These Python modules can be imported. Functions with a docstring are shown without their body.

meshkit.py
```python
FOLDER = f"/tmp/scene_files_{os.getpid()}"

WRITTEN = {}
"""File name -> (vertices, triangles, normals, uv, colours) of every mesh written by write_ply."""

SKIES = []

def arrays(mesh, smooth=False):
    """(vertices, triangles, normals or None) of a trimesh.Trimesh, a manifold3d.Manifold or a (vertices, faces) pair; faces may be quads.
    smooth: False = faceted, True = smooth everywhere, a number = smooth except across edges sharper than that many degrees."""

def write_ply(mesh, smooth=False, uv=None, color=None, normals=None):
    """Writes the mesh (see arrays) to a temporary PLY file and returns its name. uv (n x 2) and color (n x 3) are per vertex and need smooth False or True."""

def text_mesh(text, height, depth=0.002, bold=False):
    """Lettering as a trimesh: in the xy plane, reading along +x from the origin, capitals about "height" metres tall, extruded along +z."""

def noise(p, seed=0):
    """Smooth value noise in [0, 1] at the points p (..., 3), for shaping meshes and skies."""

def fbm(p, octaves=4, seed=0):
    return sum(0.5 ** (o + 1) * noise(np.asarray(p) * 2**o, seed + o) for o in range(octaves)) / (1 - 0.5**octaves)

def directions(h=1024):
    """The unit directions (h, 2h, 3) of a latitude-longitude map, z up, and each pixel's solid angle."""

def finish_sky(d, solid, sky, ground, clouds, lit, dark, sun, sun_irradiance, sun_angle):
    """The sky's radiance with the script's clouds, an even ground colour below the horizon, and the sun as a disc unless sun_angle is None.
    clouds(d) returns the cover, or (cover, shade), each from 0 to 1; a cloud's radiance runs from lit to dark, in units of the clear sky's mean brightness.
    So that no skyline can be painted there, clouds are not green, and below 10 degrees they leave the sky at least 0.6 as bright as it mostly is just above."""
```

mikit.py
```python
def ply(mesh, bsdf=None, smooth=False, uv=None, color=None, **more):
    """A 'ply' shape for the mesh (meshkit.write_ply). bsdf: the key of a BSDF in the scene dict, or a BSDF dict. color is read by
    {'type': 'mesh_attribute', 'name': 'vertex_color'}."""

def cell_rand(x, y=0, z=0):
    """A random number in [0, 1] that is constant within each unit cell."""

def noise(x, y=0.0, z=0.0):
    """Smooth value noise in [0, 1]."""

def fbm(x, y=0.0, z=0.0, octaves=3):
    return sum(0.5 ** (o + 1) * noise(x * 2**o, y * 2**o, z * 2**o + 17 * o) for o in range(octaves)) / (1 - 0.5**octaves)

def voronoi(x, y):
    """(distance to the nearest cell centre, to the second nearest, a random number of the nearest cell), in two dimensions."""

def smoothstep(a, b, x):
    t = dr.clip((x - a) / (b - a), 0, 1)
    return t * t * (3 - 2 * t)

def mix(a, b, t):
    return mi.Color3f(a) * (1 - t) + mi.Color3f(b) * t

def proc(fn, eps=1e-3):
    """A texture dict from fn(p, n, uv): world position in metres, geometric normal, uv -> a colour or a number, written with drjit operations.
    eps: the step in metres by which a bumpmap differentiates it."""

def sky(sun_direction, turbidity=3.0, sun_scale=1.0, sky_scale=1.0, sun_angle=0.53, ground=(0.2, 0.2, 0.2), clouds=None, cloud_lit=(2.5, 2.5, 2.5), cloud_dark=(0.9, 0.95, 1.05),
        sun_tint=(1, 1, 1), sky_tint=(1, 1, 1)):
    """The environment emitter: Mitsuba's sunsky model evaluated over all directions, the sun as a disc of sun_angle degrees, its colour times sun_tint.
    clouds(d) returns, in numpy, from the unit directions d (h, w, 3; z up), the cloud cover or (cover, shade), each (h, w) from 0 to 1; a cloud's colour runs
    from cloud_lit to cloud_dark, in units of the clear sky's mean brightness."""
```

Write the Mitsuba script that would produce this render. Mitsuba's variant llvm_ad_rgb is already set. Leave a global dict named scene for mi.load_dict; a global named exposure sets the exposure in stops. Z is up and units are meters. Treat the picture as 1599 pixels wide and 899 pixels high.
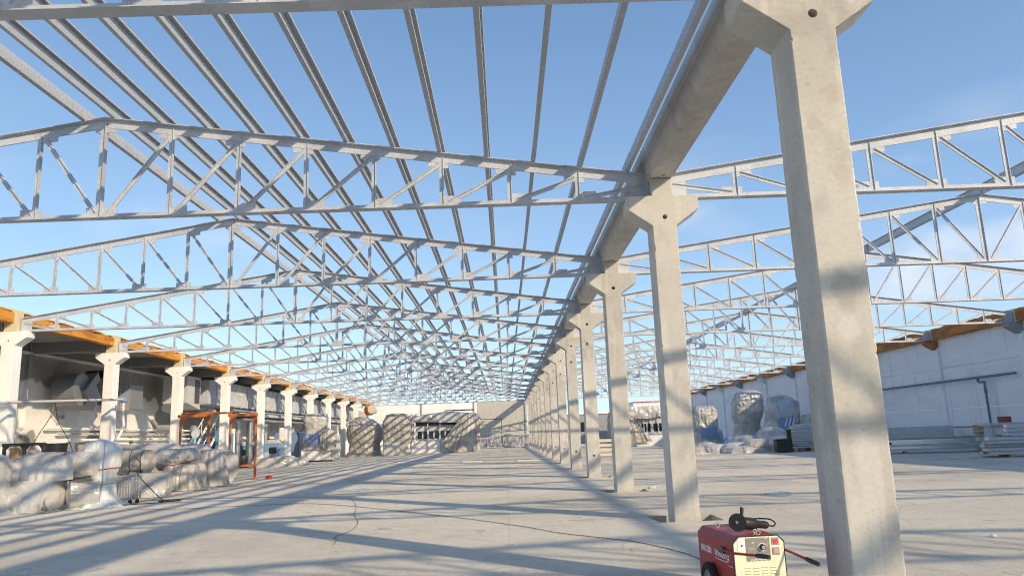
import math, random
import numpy as np, trimesh, drjit as dr, mitsuba as mi
import shapely.geometry as sg
from shapely import union_all
import manifold3d as m3
import mikit, meshkit
from mikit import noise, fbm, smoothstep, mix, proc

T = mi.ScalarTransform4f
scene, labels = {'type': 'scene'}, {}

# ------------------------------------------------------------------ camera, sky, exposure
PITCH, YAW, ROLL, FOC, CAMH = .192, .015, -.038, 1183.2, 1.6
fw = np.array([math.sin(YAW) * math.cos(PITCH), math.cos(YAW) * math.cos(PITCH), math.sin(PITCH)])
rt = np.cross(fw, [0, 0, 1]); rt /= np.linalg.norm(rt); up = np.cross(rt, fw)
up2 = -math.sin(ROLL) * rt + math.cos(ROLL) * up
CAM = np.array([0, 0, CAMH])
scene['camera'] = {'type': 'perspective', 'fov': 2 * math.degrees(math.atan(1599 / 2 / FOC)), 'fov_axis': 'x', 'near_clip': .05, 'far_clip': 4000.,
                   'to_world': T().look_at(origin=CAM.tolist(), target=(CAM + fw).tolist(), up=up2.tolist())}


def clouds(d):
    el = np.arcsin(np.clip(d[..., 2], -1, 1)); az = np.arctan2(d[..., 0], d[..., 1])
    p = np.stack([az * 5.0, el * 11.0, np.full_like(az, 3.7)], -1)
    n = meshkit.fbm(p, 5, seed=11)
    n2 = meshkit.fbm(p * .35 + 5, 3, seed=4)
    band = np.clip((el - .08) / .1, 0, 1) * np.clip((.37 - el) / .1, 0, 1)
    c = np.clip((n - .52) / .2, 0, 1) * np.clip((n2 - .40) / .2, 0, 1) * band
    thin = np.clip((meshkit.fbm(np.stack([az * 2.2, el * 9, np.full_like(az, 8.)], -1), 4, seed=7) - .5) / .35, 0, 1) * .10 * np.clip((.5 - el) / .3, 0, 1)
    return np.clip(c * .8 + thin, 0, 1), np.clip(.55 - c * .5, 0, 1)


scene['sky'] = mikit.sky((1.445, -1.55, 1.0), turbidity=3, sky_scale=1.8, sun_scale=.95, sun_angle=.8, sun_tint=(.97, 1, 1.07), sky_tint=(.97, .98, 1.05), clouds=clouds, cloud_lit=(2.3, 2.3, 2.35), cloud_dark=(1.5, 1.55, 1.65), ground=(.3, .29, .26))
exposure = 1.75

# ------------------------------------------------------------------ materials


def mat(key, base, rough=.6, metal=0., spec=.5, bump=None, bscale=.01, **kw):
    tex = base if isinstance(base, dict) else {'type': 'rgb', 'value': list(base)}
    b = {'type': 'principled', 'base_color': tex, 'roughness': rough, 'metallic': metal, 'specular': spec, **kw}
    if bump is not None:
        b = {'type': 'bumpmap', 'arbitrary': {**proc(bump, eps=4e-3)}, 'scale': bscale, 'bsdf': b}
    scene[key] = {'type': 'twosided', 'bsdf': b}
    return key


def concrete_tex(p, n, uv):
    big = fbm(p.x * .9 + 3, p.y * .9, p.z * .55, 4)
    streak = fbm(p.x * 9 + p.y * 9, p.z * .7, 2.0, 3)
    fine = fbm(p.x * 28, p.y * 28, p.z * 28, 3)
    pores = smoothstep(.76, .84, fbm(p.x * 17 + 9, p.y * 17, p.z * 13, 2))
    stain = smoothstep(.56, .74, fbm(p.x * 2.6, p.y * 2.6 + 7, p.z * 1.7, 4))
    c = mix((.545, .53, .49), (.45, .44, .41), smoothstep(.3, .7, big))
    c = mix(c, (.635, .625, .60), .45 * smoothstep(.5, .75, streak))
    c = mix(c, (.37, .345, .30), .4 * stain)
    c = mix(c, (.27, .245, .205), .35 * pores)
    smear = smoothstep(.55, .72, fbm(p.x * 2.0 + 4, p.y * 2.0 + p.x, p.z * 1.1 + 8, 3)) * smoothstep(.3, .7, noise(p.x * 5, p.y * 5, p.z * 3.1))
    c = mix(c, (.31, .305, .29), .5 * smear)
    lift = dr.abs(p.z - 2.0 - .03 * noise(p.x * 4, p.y * 4)) 
    c = mix(c, (.36, .335, .29), .25 * (1 - smoothstep(.0, .02, lift)))
    speck = smoothstep(.77, .84, fbm(p.x * 46, p.y * 46 + 5, p.z * 46, 2))
    c = mix(c, (.24, .215, .18), .4 * speck)
    for (sx, sz, sr, tint, am) in ((3.20, 2.80, .20, (.30, .295, .285), .6), (3.30, 1.55, .19, (.33, .32, .305), .55), (3.16, 2.45, .14, (.62, .61, .58), .5), (3.3, 3.9, .10, (.40, .36, .29), .4), (3.06, 4.45, .09, (.40, .35, .27), .45), (3.3, 4.75, .12, (.42, .36, .27), .4)):
        rr = dr.sqrt(dr.square(p.x - sx) + dr.square((p.z - sz) * .8)) + .16 * (fbm(p.x * 7, p.z * 7, 3.3, 3) - .5)
        c = mix(c, tint, am * (1 - smoothstep(sr * .45, sr, rr)) * dr.select(p.y < 7.0, 1., 0.))
    r = mikit.cell_rand((p.y - 6.0) / 7.124, 3, 1)
    r2 = mikit.cell_rand((p.y - 6.0) / 7.124, 5, 2)
    c = mix(c * (.93 + .14 * r), (.56, .525, .455), .22 * r2)
    return c * (.90 + .2 * fine)


def floor_tex(p, n, uv):
    big = fbm(p.x * .22, p.y * .22, 1.0, 4)
    mid = fbm(p.x * 1.3 + p.y * .3, p.y * .9, 4.0, 4)
    swirl = fbm(p.x * 3.0 + 2.5 * noise(p.x * .5, p.y * .5), p.y * 7.0, 2.0, 3)
    fine = fbm(p.x * 24, p.y * 24, 0.0, 3)
    c = mix((.485, .455, .388), (.375, .353, .305), smoothstep(.3, .7, big))
    c = mix(c, (.515, .49, .425), .5 * smoothstep(.45, .75, mid))
    c = mix(c, (.36, .34, .30), .35 * smoothstep(.55, .8, swirl))
    spots = smoothstep(.80, .86, fbm(p.x * 5 + 20, p.y * 5, 6.0, 2))
    c = mix(c, (.50, .48, .44), .5 * spots)
    # sawn slab joints every half bay
    jx = dr.abs(p.x / 5.2 - dr.round(p.x / 5.2)) * 5.2
    jy = dr.abs(p.y / 7.124 + .04 - dr.round(p.y / 7.124 + .04)) * 7.124
    c = mix(c, (.2, .19, .17), .35 * (1 - smoothstep(.004, .012, dr.minimum(jx, jy))))
    d1 = mikit.voronoi(p.x / 3.1, p.y / 3.1)[0] * 3.1                 # arcs left by the power trowel
    d2 = mikit.voronoi(p.x / 4.3 + 7.7, p.y / 4.3 + 3.1)[0] * 4.3
    arcs = .5 * noise(d1 * 16, 1.0) + .5 * noise(d2 * 13, 2.0)
    c = c * (.955 + .09 * arcs)
    for (tx, ty, tr) in ((-13.0, 3.0, 14.2), (-13.0, 3.0, 15.75), (12.0, -6.0, 21.5), (12.0, -6.0, 23.0), (9.5, 30.0, 9.0)):
        e = dr.abs(dr.sqrt(dr.square(p.x - tx) + dr.square(p.y - ty)) - tr)
        c = mix(c, (.24, .23, .21), .16 * (1 - smoothstep(.06, .14, e)) * smoothstep(.35, .65, noise(p.x * 1.6, p.y * 1.6, 5)))
    dust = smoothstep(.55, .72, fbm(p.x * .55 + 8, p.y * .45, 12.0, 4))
    c = mix(c, (.53, .50, .44), .4 * dust)
    drops = smoothstep(.80, .84, fbm(p.x * 2.1 + 40, p.y * 2.1, 3.0, 3))
    c = mix(c, (.25, .235, .21), .5 * drops)
    hair = dr.abs(fbm(p.x * .33 + 11, p.y * .33, 7.0, 4) - .5)        # hairline cracks
    c = mix(c, (.22, .20, .17), .4 * (1 - smoothstep(.0006, .0022, hair)))
    for line in FLOOR_TRACKS:
        e = mi.Float(9)
        for (ax_, ay_), (bx_, by_) in zip(line[:-1], line[1:]):
            vx, vy = bx_ - ax_, by_ - ay_
            t = dr.clip(((p.x - ax_) * vx + (p.y - ay_) * vy) / (vx * vx + vy * vy), 0, 1)
            e = dr.minimum(e, dr.sqrt(dr.square(p.x - ax_ - t * vx) + dr.square(p.y - ay_ - t * vy)))
        e = e + .02 * (noise(p.x * 14, p.y * 14) - .5)
        c = mix(c, (.30, .24, .17), .45 * (1 - smoothstep(.004, .016, e)) * smoothstep(.25, .5, noise(p.x * 5, p.y * 5, 3)))
        c = mix(c, (.47, .41, .31), .35 * (1 - smoothstep(.03, .09, e)))
    return c * (.9 + .2 * fine)


FLOOR_TRACKS = [[(-2.85, 13.6), (-2.9, 13.0), (-2.66, 11.8), (-2.5, 10.75), (-2.4, 9.8), (-2.3, 8.6)], [(-1.12, 13.4), (-1.06, 11.2), (-1.1, 9.6), (-1.2, 8.5)], [(9.0, 14.2), (10.5, 13.4), (12.4, 12.6)]]


def plaster_tex(p, n, uv):
    a = fbm(p.x * .45 + 1.7, p.y * .45, p.z * .6, 4)
    b = fbm(p.y * 2 + p.x * 2, p.z * 2, 5.0, 3)
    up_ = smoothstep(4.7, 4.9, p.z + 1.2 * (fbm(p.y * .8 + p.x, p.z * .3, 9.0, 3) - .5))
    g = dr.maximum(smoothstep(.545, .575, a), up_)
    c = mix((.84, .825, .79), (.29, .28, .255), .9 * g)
    return c * (.86 + .28 * b)


def white_tex(p, n, uv):
    dirt = smoothstep(.5, .8, fbm(p.x * 1.5 + p.y * 1.5, p.z * 1.2, 3.0, 4))
    low = 1 - smoothstep(0, 1.4, p.z + .9 * noise(p.y * 3, p.x * 3))
    c = mix((.88, .875, .86), (.70, .69, .66), .3 * dirt)
    return mix(c, (.50, .47, .42), .3 * low)


def panel_tex(p, n, uv):
    d = fbm(p.y * .6 + p.x * .6, p.z * 2.2, 3.0, 4)
    c = mix((.79, .80, .82), (.74, .75, .77), smoothstep(.4, .75, d))
    s = smoothstep(.62, .8, fbm(p.y * 6 + p.x * 6, p.z * .5, 1.0, 3))
    low = (1 - smoothstep(0, 1.1, p.z + .7 * (noise(p.y * 2.2, 1.) - .5)))
    return mix(mix(c, (.58, .575, .56), .45 * s), (.50, .48, .44), .45 * low)


def foam_tex(p, n, uv):
    a = fbm(p.x * 2, p.y * 1.1, p.z * 3, 4)
    b = fbm(p.x * 9, p.y * 7, p.z * 9, 3)
    c = mix((.66, .29, .04), (.44, .16, .025), smoothstep(.35, .65, a))
    return mix(c, (.72, .45, .14), .5 * smoothstep(.55, .75, b))


def foam_dull_tex(p, n, uv):
    a = fbm(p.x * 2, p.y * 1.1, p.z * 3, 4)
    b = fbm(p.x * 9, p.y * 5, p.z * 9, 3)
    c = mix((.52, .21, .06), (.30, .13, .055), smoothstep(.35, .65, a))
    return mix(c, (.45, .30, .14), .4 * smoothstep(.55, .75, b))


def galv_tex(p, n, uv):
    a = fbm(p.x * 3, p.y * 1.2, p.z * 3, 3)
    return mix((.50, .53, .575), (.42, .45, .495), smoothstep(.3, .7, a))


def film_tex(p, n, uv):
    a = fbm(p.x * 1.1, p.y * 1.1, p.z * 1.3, 4)
    b = fbm(p.x * 5 + p.z * 3, p.y * 5, p.z * 6, 3)
    c = mix((.48, .475, .455), (.33, .33, .325), smoothstep(.35, .65, a))
    return mix(c, (.58, .575, .56), .4 * smoothstep(.5, .75, b))


def tan_tex(p, n, uv):
    a = fbm(p.x * .8, p.y * .8, p.z * 1.1, 4)
    b = fbm(p.x * 4 + p.z * 3, p.y * 4, p.z * 5, 3)
    c = mix((.48, .455, .41), (.31, .295, .27), smoothstep(.32, .66, a))
    return mix(c, (.60, .57, .52), .5 * smoothstep(.5, .75, b))


def wrinkle(p, n, uv):
    w = .6 * noise(p.x * 1.7, p.y * 1.7, p.z * 1.7)
    a = fbm(p.x * 7 + w, p.y * 7 + w, p.z * 1.4 + 2 * w, 3)              # gathers that hang down
    b = fbm(p.x * 2.5 + p.z * 4.5, p.y * 2.5 - p.z * 3, p.z * 1.2, 2)     # slanting pulls
    c = noise(p.x * 24 + 3 * w, p.y * 24, p.z * 7)
    return dr.abs(a - .5) * 1.2 + dr.abs(b - .5) * 1.0 + c * .10


def red_tex(p, n, uv):
    b = fbm(p.x * 14, p.y * 14, p.z * 14, 4)
    s = smoothstep(.70, .76, fbm(p.x * 40, p.y * 25, p.z * 40, 2))
    c = mix((.34, .022, .026), (.27, .025, .026), b)
    return mix(c, (.38, .20, .17), .3 * s + .12 * smoothstep(.5, .8, b))


def cream_tex(p, n, uv):
    b = fbm(p.x * 12, p.y * 12, p.z * 10, 4)
    return mix((.80, .73, .52), (.66, .58, .40), smoothstep(.45, .8, b) * .6)


def rust_orange(p, n, uv):
    b = smoothstep(.5, .72, fbm(p.x * 5, p.y * 5, p.z * 4, 4))
    return mix((.55, .165, .05), (.30, .11, .05), .75 * b)


def soffit_tex(p, n, uv):
    b = fbm(p.x * 1.0, p.y * 1.0, p.z, 4)
    return mix((.36, .35, .335), (.24, .235, .225), b)


CON = mat('concrete', proc(concrete_tex), .85, spec=.25, bump=lambda p, n, uv: fbm(p.x * 22, p.y * 22, p.z * 22, 3), bscale=.004)
FLO = mat('floor_concrete', proc(floor_tex), .72, spec=.3, bump=lambda p, n, uv: fbm(p.x * 3, p.y * 7, 0., 3), bscale=.004)
GAL = mat('galvanised', proc(galv_tex), .55, metal=0., spec=.45)
PUR = mat('bright_galvanised', (.39, .415, .45), .5, metal=0., spec=.5)
PLA = mat('plaster', proc(plaster_tex), .9, spec=.15)
WHI = mat('white_paint', proc(white_tex), .75, spec=.25)
PAN = mat('white_panel', proc(panel_tex), .7, spec=.25)
FOA = mat('orange_foam', proc(foam_tex), .6, spec=.3)
FOD = mat('dull_foam', proc(foam_dull_tex), .8, spec=.2)
FIL = mat('clear_film', proc(film_tex), .16, spec=.9, bump=wrinkle, bscale=.035)
CLR = mat('milky_film', (.60, .635, .64), .14, spec=.9, bump=wrinkle, bscale=.03)
TAN = mat('tan_film', proc(tan_tex), .34, spec=.5, bump=wrinkle, bscale=.045)
RED = mat('red_paint', proc(red_tex), .42, spec=.5)
CRE = mat('cream_paint', proc(cream_tex), .5, spec=.4)
ORA = mat('orange_paint', proc(rust_orange), .5, spec=.4)
SOF = mat('dark_soffit', proc(soffit_tex), .9, spec=.1)
BLK = mat('black_plastic', (.018, .018, .02), .42, spec=.5)
RUB = mat('rubber', (.025, .025, .026), .75, spec=.3)
DRK = mat('dark_metal', (.09, .09, .10), .5, metal=.4)
DUC = mat('duct_sheet', (.25, .265, .28), .45, metal=.3)
CRD = mat('dusty_cord', (.12, .10, .085), .8, spec=.2)
GRY = mat('grey_paint', (.30, .31, .32), .6, spec=.3)
LGR = mat('light_grey_paint', (.52, .53, .53), .6, spec=.3)
BLU = mat('blue_paint', (.10, .30, .50), .45, spec=.4)
DBL = mat('dark_blue_film', (.20, .30, .50), .3, spec=.5)
BPR = mat('blue_print', (.20, .28, .58), .35, spec=.5)
GLA = mat('dark_glass', (.02, .025, .03), .12, spec=.6)
STR = mat('red_strap', (.36, .07, .04), .6)
WOO = mat('wood', (.42, .27, .15), .7, spec=.2)
PAL = mat('pale_board', (.60, .56, .48), .8, spec=.2)
WHT = mat('white_plastic', (.78, .78, .77), .4, spec=.4)
PNL = mat('panel_plate', (.22, .215, .20), .5)
STE = mat('clean_steel', (.62, .63, .64), .28, metal=.85)
YEL = mat('foam_yellow', (.62, .55, .37), .85, spec=.1)
RIM = mat('wheel_rim', (.30, .29, .26), .5, metal=.3)
GPC = mat('grey_precast', (.50, .485, .45), .85, spec=.2)
REDB = mat('red_enamel', (.55, .05, .03), .4)

# ------------------------------------------------------------------ helpers
_taken = {}


def numbered(name):
    k = _taken.get(name, -1) + 1
    _taken[name] = k
    return name if k == 0 else f'{name}_{k:03d}'


def thing(name, label=None, cat=None, group=None, kind=None):
    key = numbered(name)
    d = {}
    if label: d['label'] = label
    if cat: d['category'] = cat
    if group: d['group'] = group
    if kind: d['kind'] = kind
    labels[key] = d
    return key


def put(key, mesh, m, smooth=False, to_world=None):
    s = mesh if isinstance(mesh, dict) else mikit.ply(mesh, m, smooth=smooth)
    s = dict(s)
    if to_world is not None: s['to_world'] = to_world
    scene[key] = s
    return key


def part(parent, name, mesh, m=None, smooth=False, to_world=None, label=None, kind=None):
    key = numbered(parent + '__' + name)
    put(key, mesh, m, smooth, to_world)
    if label or kind:
        labels[key] = {k: v for k, v in (('label', label), ('kind', kind)) if v}
    return key


def one(name, mesh, m, label, cat, group=None, smooth=False):
    return put(thing(name, label, cat, group), mesh, m, smooth)


def structure(name, mesh, m, smooth=False):
    return put(thing(name, kind='structure'), mesh, m, smooth)


def cat(ms): return trimesh.util.concatenate(ms)


def box(x0, x1, y0, y1, z0, z1):
    m = trimesh.creation.box((abs(x1 - x0), abs(y1 - y0), abs(z1 - z0)))
    m.apply_translation(((x0 + x1) / 2, (y0 + y1) / 2, (z0 + z1) / 2))
    return m


def cbox(x0, x1, y0, y1, z0, z1, c=.01):
    """A box with chamfered edges."""
    h = np.array([x1 - x0, y1 - y0, z1 - z0]) / 2; ce = np.array([x0 + x1, y0 + y1, z0 + z1]) / 2
    pts = []
    for s in np.ndindex(2, 2, 2):
        s = np.array(s) * 2 - 1
        for a in range(3):
            v = h.copy() - c; v[a] = h[a]
            pts.append(ce + s * v)
    return trimesh.convex.convex_hull(np.array(pts))


def cyl(p, q, r, n=12, r2=None):
    p, q = np.array(p, float), np.array(q, float)
    return tube([p, q], [r, r if r2 is None else r2], n)


def tube(pts, r, n=8, cap=True):
    p = np.array(pts, float); L = len(p)
    r = np.broadcast_to(np.asarray(r, float), (L,))
    t = np.gradient(p, axis=0); t /= np.linalg.norm(t, axis=1, keepdims=True) + 1e-12
    ref = np.array([0, 0, 1.]) if abs(t[:, 2]).mean() < .8 else np.array([1., 0, 0])
    a = np.cross(t, ref); a /= np.linalg.norm(a, axis=1, keepdims=True) + 1e-12
    b = np.cross(t, a); ang = np.arange(n) * 2 * np.pi / n
    v = (p[:, None] + r[:, None, None] * (np.cos(ang)[None, :, None] * a[:, None] + np.sin(ang)[None, :, None] * b[:, None])).reshape(-1, 3)
    f = []
    for i in range(L - 1):
        for j in range(n):
            k = (j + 1) % n
            f += [[i * n + j, i * n + k, (i + 1) * n + k], [i * n + j, (i + 1) * n + k, (i + 1) * n + j]]
    if cap:
        v = np.vstack([v, p[0], p[-1]])
        for j in range(n):
            k = (j + 1) % n
            f += [[L * n, k, j], [L * n + 1, (L - 1) * n + j, (L - 1) * n + k]]
    m = trimesh.Trimesh(v, f, process=False)
    return m


def smooth_path(pts, n=8):
    p = np.array(pts, float); out = []
    P = np.vstack([2 * p[0] - p[1], p, 2 * p[-1] - p[-2]])
    for i in range(1, len(P) - 2):
        for t in np.linspace(0, 1, n, endpoint=False):
            a, b, c, d = P[i - 1], P[i], P[i + 1], P[i + 2]
            out.append(.5 * (2 * b + (c - a) * t + (2 * a - 5 * b + 4 * c - d) * t * t + (3 * b - a - 3 * c + d) * t ** 3))
    out.append(p[-1])
    return np.array(out)


def loft(rings, cap=True):
    """Rings of equal vertex counts, simple polygons in their first two changing coordinates; capped with earcut."""
    n = len(rings[0]); v = np.vstack(rings); f = []
    for i in range(len(rings) - 1):
        for j in range(n):
            k = (j + 1) % n
            f += [[i * n + j, i * n + k, (i + 1) * n + k], [i * n + j, (i + 1) * n + k, (i + 1) * n + j]]
    m = trimesh.Trimesh(v, f, process=False)
    if cap:
        for ring, base in ((rings[0], 0), (rings[-1], (len(rings) - 1) * n)):
            r = np.asarray(ring, float); ax = int(np.argmin(np.ptp(r, axis=0)))
            uv = np.delete(r, ax, axis=1)
            vv, ff = trimesh.creation.triangulate_polygon(sg.Polygon(uv), engine='earcut')
            idx = [int(np.argmin(((uv - q) ** 2).sum(1))) + base for q in vv]
            f += [[idx[a] for a in t] for t in ff]
        m = trimesh.Trimesh(v, f, process=False)
        m.fix_normals()
    return m


def prism(poly, axis, a, b, c=0., keep=None):
    """Extrudes a polygon along an axis from a to b with chamfers c on both end faces. poly: points in the other two axes."""
    p = np.array(poly, float)

    def ring(pp, t): return np.insert(pp, axis, t, axis=1)
    if c:
        q = np.array(sg.Polygon(p).buffer(-c, join_style='mitre').exterior.coords)[:-1]
        # match starting vertex and direction
        if np.sign(sg.LinearRing(q).is_ccw - .5) != np.sign(sg.LinearRing(p).is_ccw - .5): q = q[::-1]
        q = np.array([q[np.argmin(((q - x) ** 2).sum(1))] for x in p])
        if keep is not None: q[np.abs(p[:, 1] - keep) < 1e-6, 1] = keep
        return loft([ring(q, a), ring(p, a + c), ring(p, b - c), ring(q, b)])
    return loft([ring(p, a), ring(p, b)])


def manif(m):
    m = m.copy(); m.merge_vertices(); m.fix_normals()
    return m3.Manifold(m3.Mesh(vert_properties=np.asarray(m.vertices, np.float32), tri_verts=np.asarray(m.faces, np.uint32)))


def unmanif(M):
    q = M.to_mesh()
    return trimesh.Trimesh(q.vert_properties[:, :3], q.tri_verts, process=False)


def cut(m, *tools):
    M = manif(m)
    for t in tools: M = M - manif(t)
    return unmanif(M)


def rotz(m, a, at=(0, 0, 0)):
    m = m.copy(); m.apply_transform(trimesh.transformations.rotation_matrix(a, [0, 0, 1], at)); return m


ORD = 'zeroth first second third fourth fifth sixth seventh eighth ninth tenth eleventh twelfth thirteenth fourteenth'.split()

# ------------------------------------------------------------------ the grid
XL, CW, CD, S, Y1 = 2.939, .467, .539, 7.124, 6.846
XC = XL + CW / 2
Yk = lambda k: Y1 + S * (k - 1)
YLk = lambda k: 27.72 + 7.24 * (k - 4)          # the white columns of the left row
YTk = lambda k: Yk(k) if k <= 3 else YLk(k)        # left ends of the trusses
YRk = lambda k: 35.75 + 7.3 * (k - 5)           # the pilasters of the right wall
NK = 14
YW = 106.0

# ------------------------------------------------------------------ ground and floor slab with the open pockets round the columns
structure('ground', box(-1500, 1500, -1500, 1500, -.8, -.45), SOF)
slab = sg.Polygon([(-30, -25), (40, -25), (40, 140), (-30, 140)])
pits = []
for k in range(0, NK + 1):
    y = Yk(k)
    pits.append(sg.Polygon([(2.66, y - .09), (3.80, y - .09), (3.84, y + .97), (2.60, y + .97)]))
slab = slab.difference(union_all(pits))
fl = trimesh.creation.extrude_polygon(slab, .3, engine='earcut'); fl.apply_translation((0, 0, -.3))
structure('floor', fl, FLO)
structure('pocket_floor', box(2.4, 4.0, -2, 101, -.42, -.305), SOF)

# ------------------------------------------------------------------ columns of the middle row
def column_head(x0, x1, e, zn, zt, ztop, zstub, s0, s1):
    return [(x0, zn), (x1, zn), (x1 + e, zt), (x1 + e, ztop), (s1, ztop), (s1, zstub), (s0, zstub), (s0, ztop), (x0 - e, ztop), (x0 - e, zt)]


ZN, ZT, ZTOP, ZST = 5.44, 5.75, 6.03, 6.38
shaft0 = loft([np.array([(XL + .015, 0, z), (XL + CW - .015, 0, z), (XL + CW, .015, z), (XL + CW, CD - .015, z), (XL + CW - .015, CD, z), (XL + .015, CD, z), (XL, CD - .015, z), (XL, .015, z)]) for z in (-.302, ZN)])
head0 = prism(column_head(XL, XL + CW, .445, ZN, ZT, ZTOP, ZST, XL + .03, XL + CW - .03), 1, 0, CD, .013, ZN)
hole = cyl((XC + .02, -.1, 5.60), (XC + .02, CD + .1, 5.60), .048, 20)
head0 = cut(head0, hole)
low_hole = cyl((XC, -.1, .78), (XC, .12, .78), .05, 16)
low_hole2 = cyl((XC - .02, -.1, 4.86), (XC - .02, .12, 4.86), .055, 16)
shaft1 = cut(shaft0, low_hole, low_hole2)


def chipped_shaft(seed):
    """A shaft whose arrises are worn and chipped."""
    zs = np.r_[-.302, np.arange(-.1, ZN, .035), ZN]; r = np.random.default_rng(seed)
    cs = []
    for e in range(4):
        q = np.c_[zs * 3.0, np.full(len(zs), e * 9.1 + seed * 3.3), np.full(len(zs), 2.2)]
        c = .010 + .008 * meshkit.fbm(q * 2.5, 3, seed) + .055 * np.clip(meshkit.fbm(q * 1.7, 3, seed + 5) - .63, 0, 1) + .03 * np.clip(meshkit.noise(q * 5, seed + 9) - .86, 0, 1) / .14
        c[0] = c[-1] = .012; cs.append(c)
    rings = []
    for i, z in enumerate(zs):
        a, b, c, d = [k[i] for k in cs]
        rings.append(np.array([(XL + a, 0, z), (XL + CW - b, 0, z), (XL + CW, b, z), (XL + CW, CD - c, z), (XL + CW - c, CD, z), (XL + d, CD, z), (XL, CD - d, z), (XL, a, z)]))
    return loft(rings)

for k in range(0, NK + 1):
    lab = ('bare concrete column nearest the camera, cut off by the top of the frame' if k == 1 else
           'concrete column standing behind the viewpoint' if k == 0 else
           f'bare concrete column with forked head, {ORD[k]} from the camera in the middle row')
    c = thing('concrete_column', lab, 'column', 'concrete columns of the middle row')
    y = Yk(k)
    sh = chipped_shaft(k) if 1 <= k <= 3 else shaft1.copy(); sh.apply_translation((0, y, 0))
    hd = head0.copy(); hd.apply_translation((0, y, 0))
    part(c, 'shaft', sh, CON); part(c, 'head', hd, CON)

# beams between them: a soffit of 0.43 m, sides that lean outwards, a lip at the top
bsec = [(XC - .215, 6.382), (XC + .215, 6.382), (XC + .30, 6.72), (XC + .34, 6.74), (XC + .34, 6.97), (XC + .22, 6.97), (XC + .2, 6.62), (XC - .2, 6.62), (XC - .22, 6.97), (XC - .34, 6.97), (XC - .34, 6.74), (XC - .30, 6.72)]
for k in range(0, NK + 1):
    y0 = Yk(k) + .02; y1 = (Yk(k + 1) if k < NK else YW - .02)
    lab = (f'concrete gutter beam from the {ORD[k]} to the {ORD[k + 1]} column of the middle row' if 0 < k < NK else
           'concrete gutter beam from the last column to the far wall' if k else 'concrete gutter beam reaching back over the viewpoint')
    m = prism(bsec, 1, y0, y1, .012)
    if k in (1, 2, 3):
        m = cut(m, cyl((XC + .02, y1 - .14, 6.3), (XC + .02, y1 - .14, 6.5), .045, 16))
    one('gutter_beam', m, CON, lab, 'beam', 'concrete gutter beams of the middle row')

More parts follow.
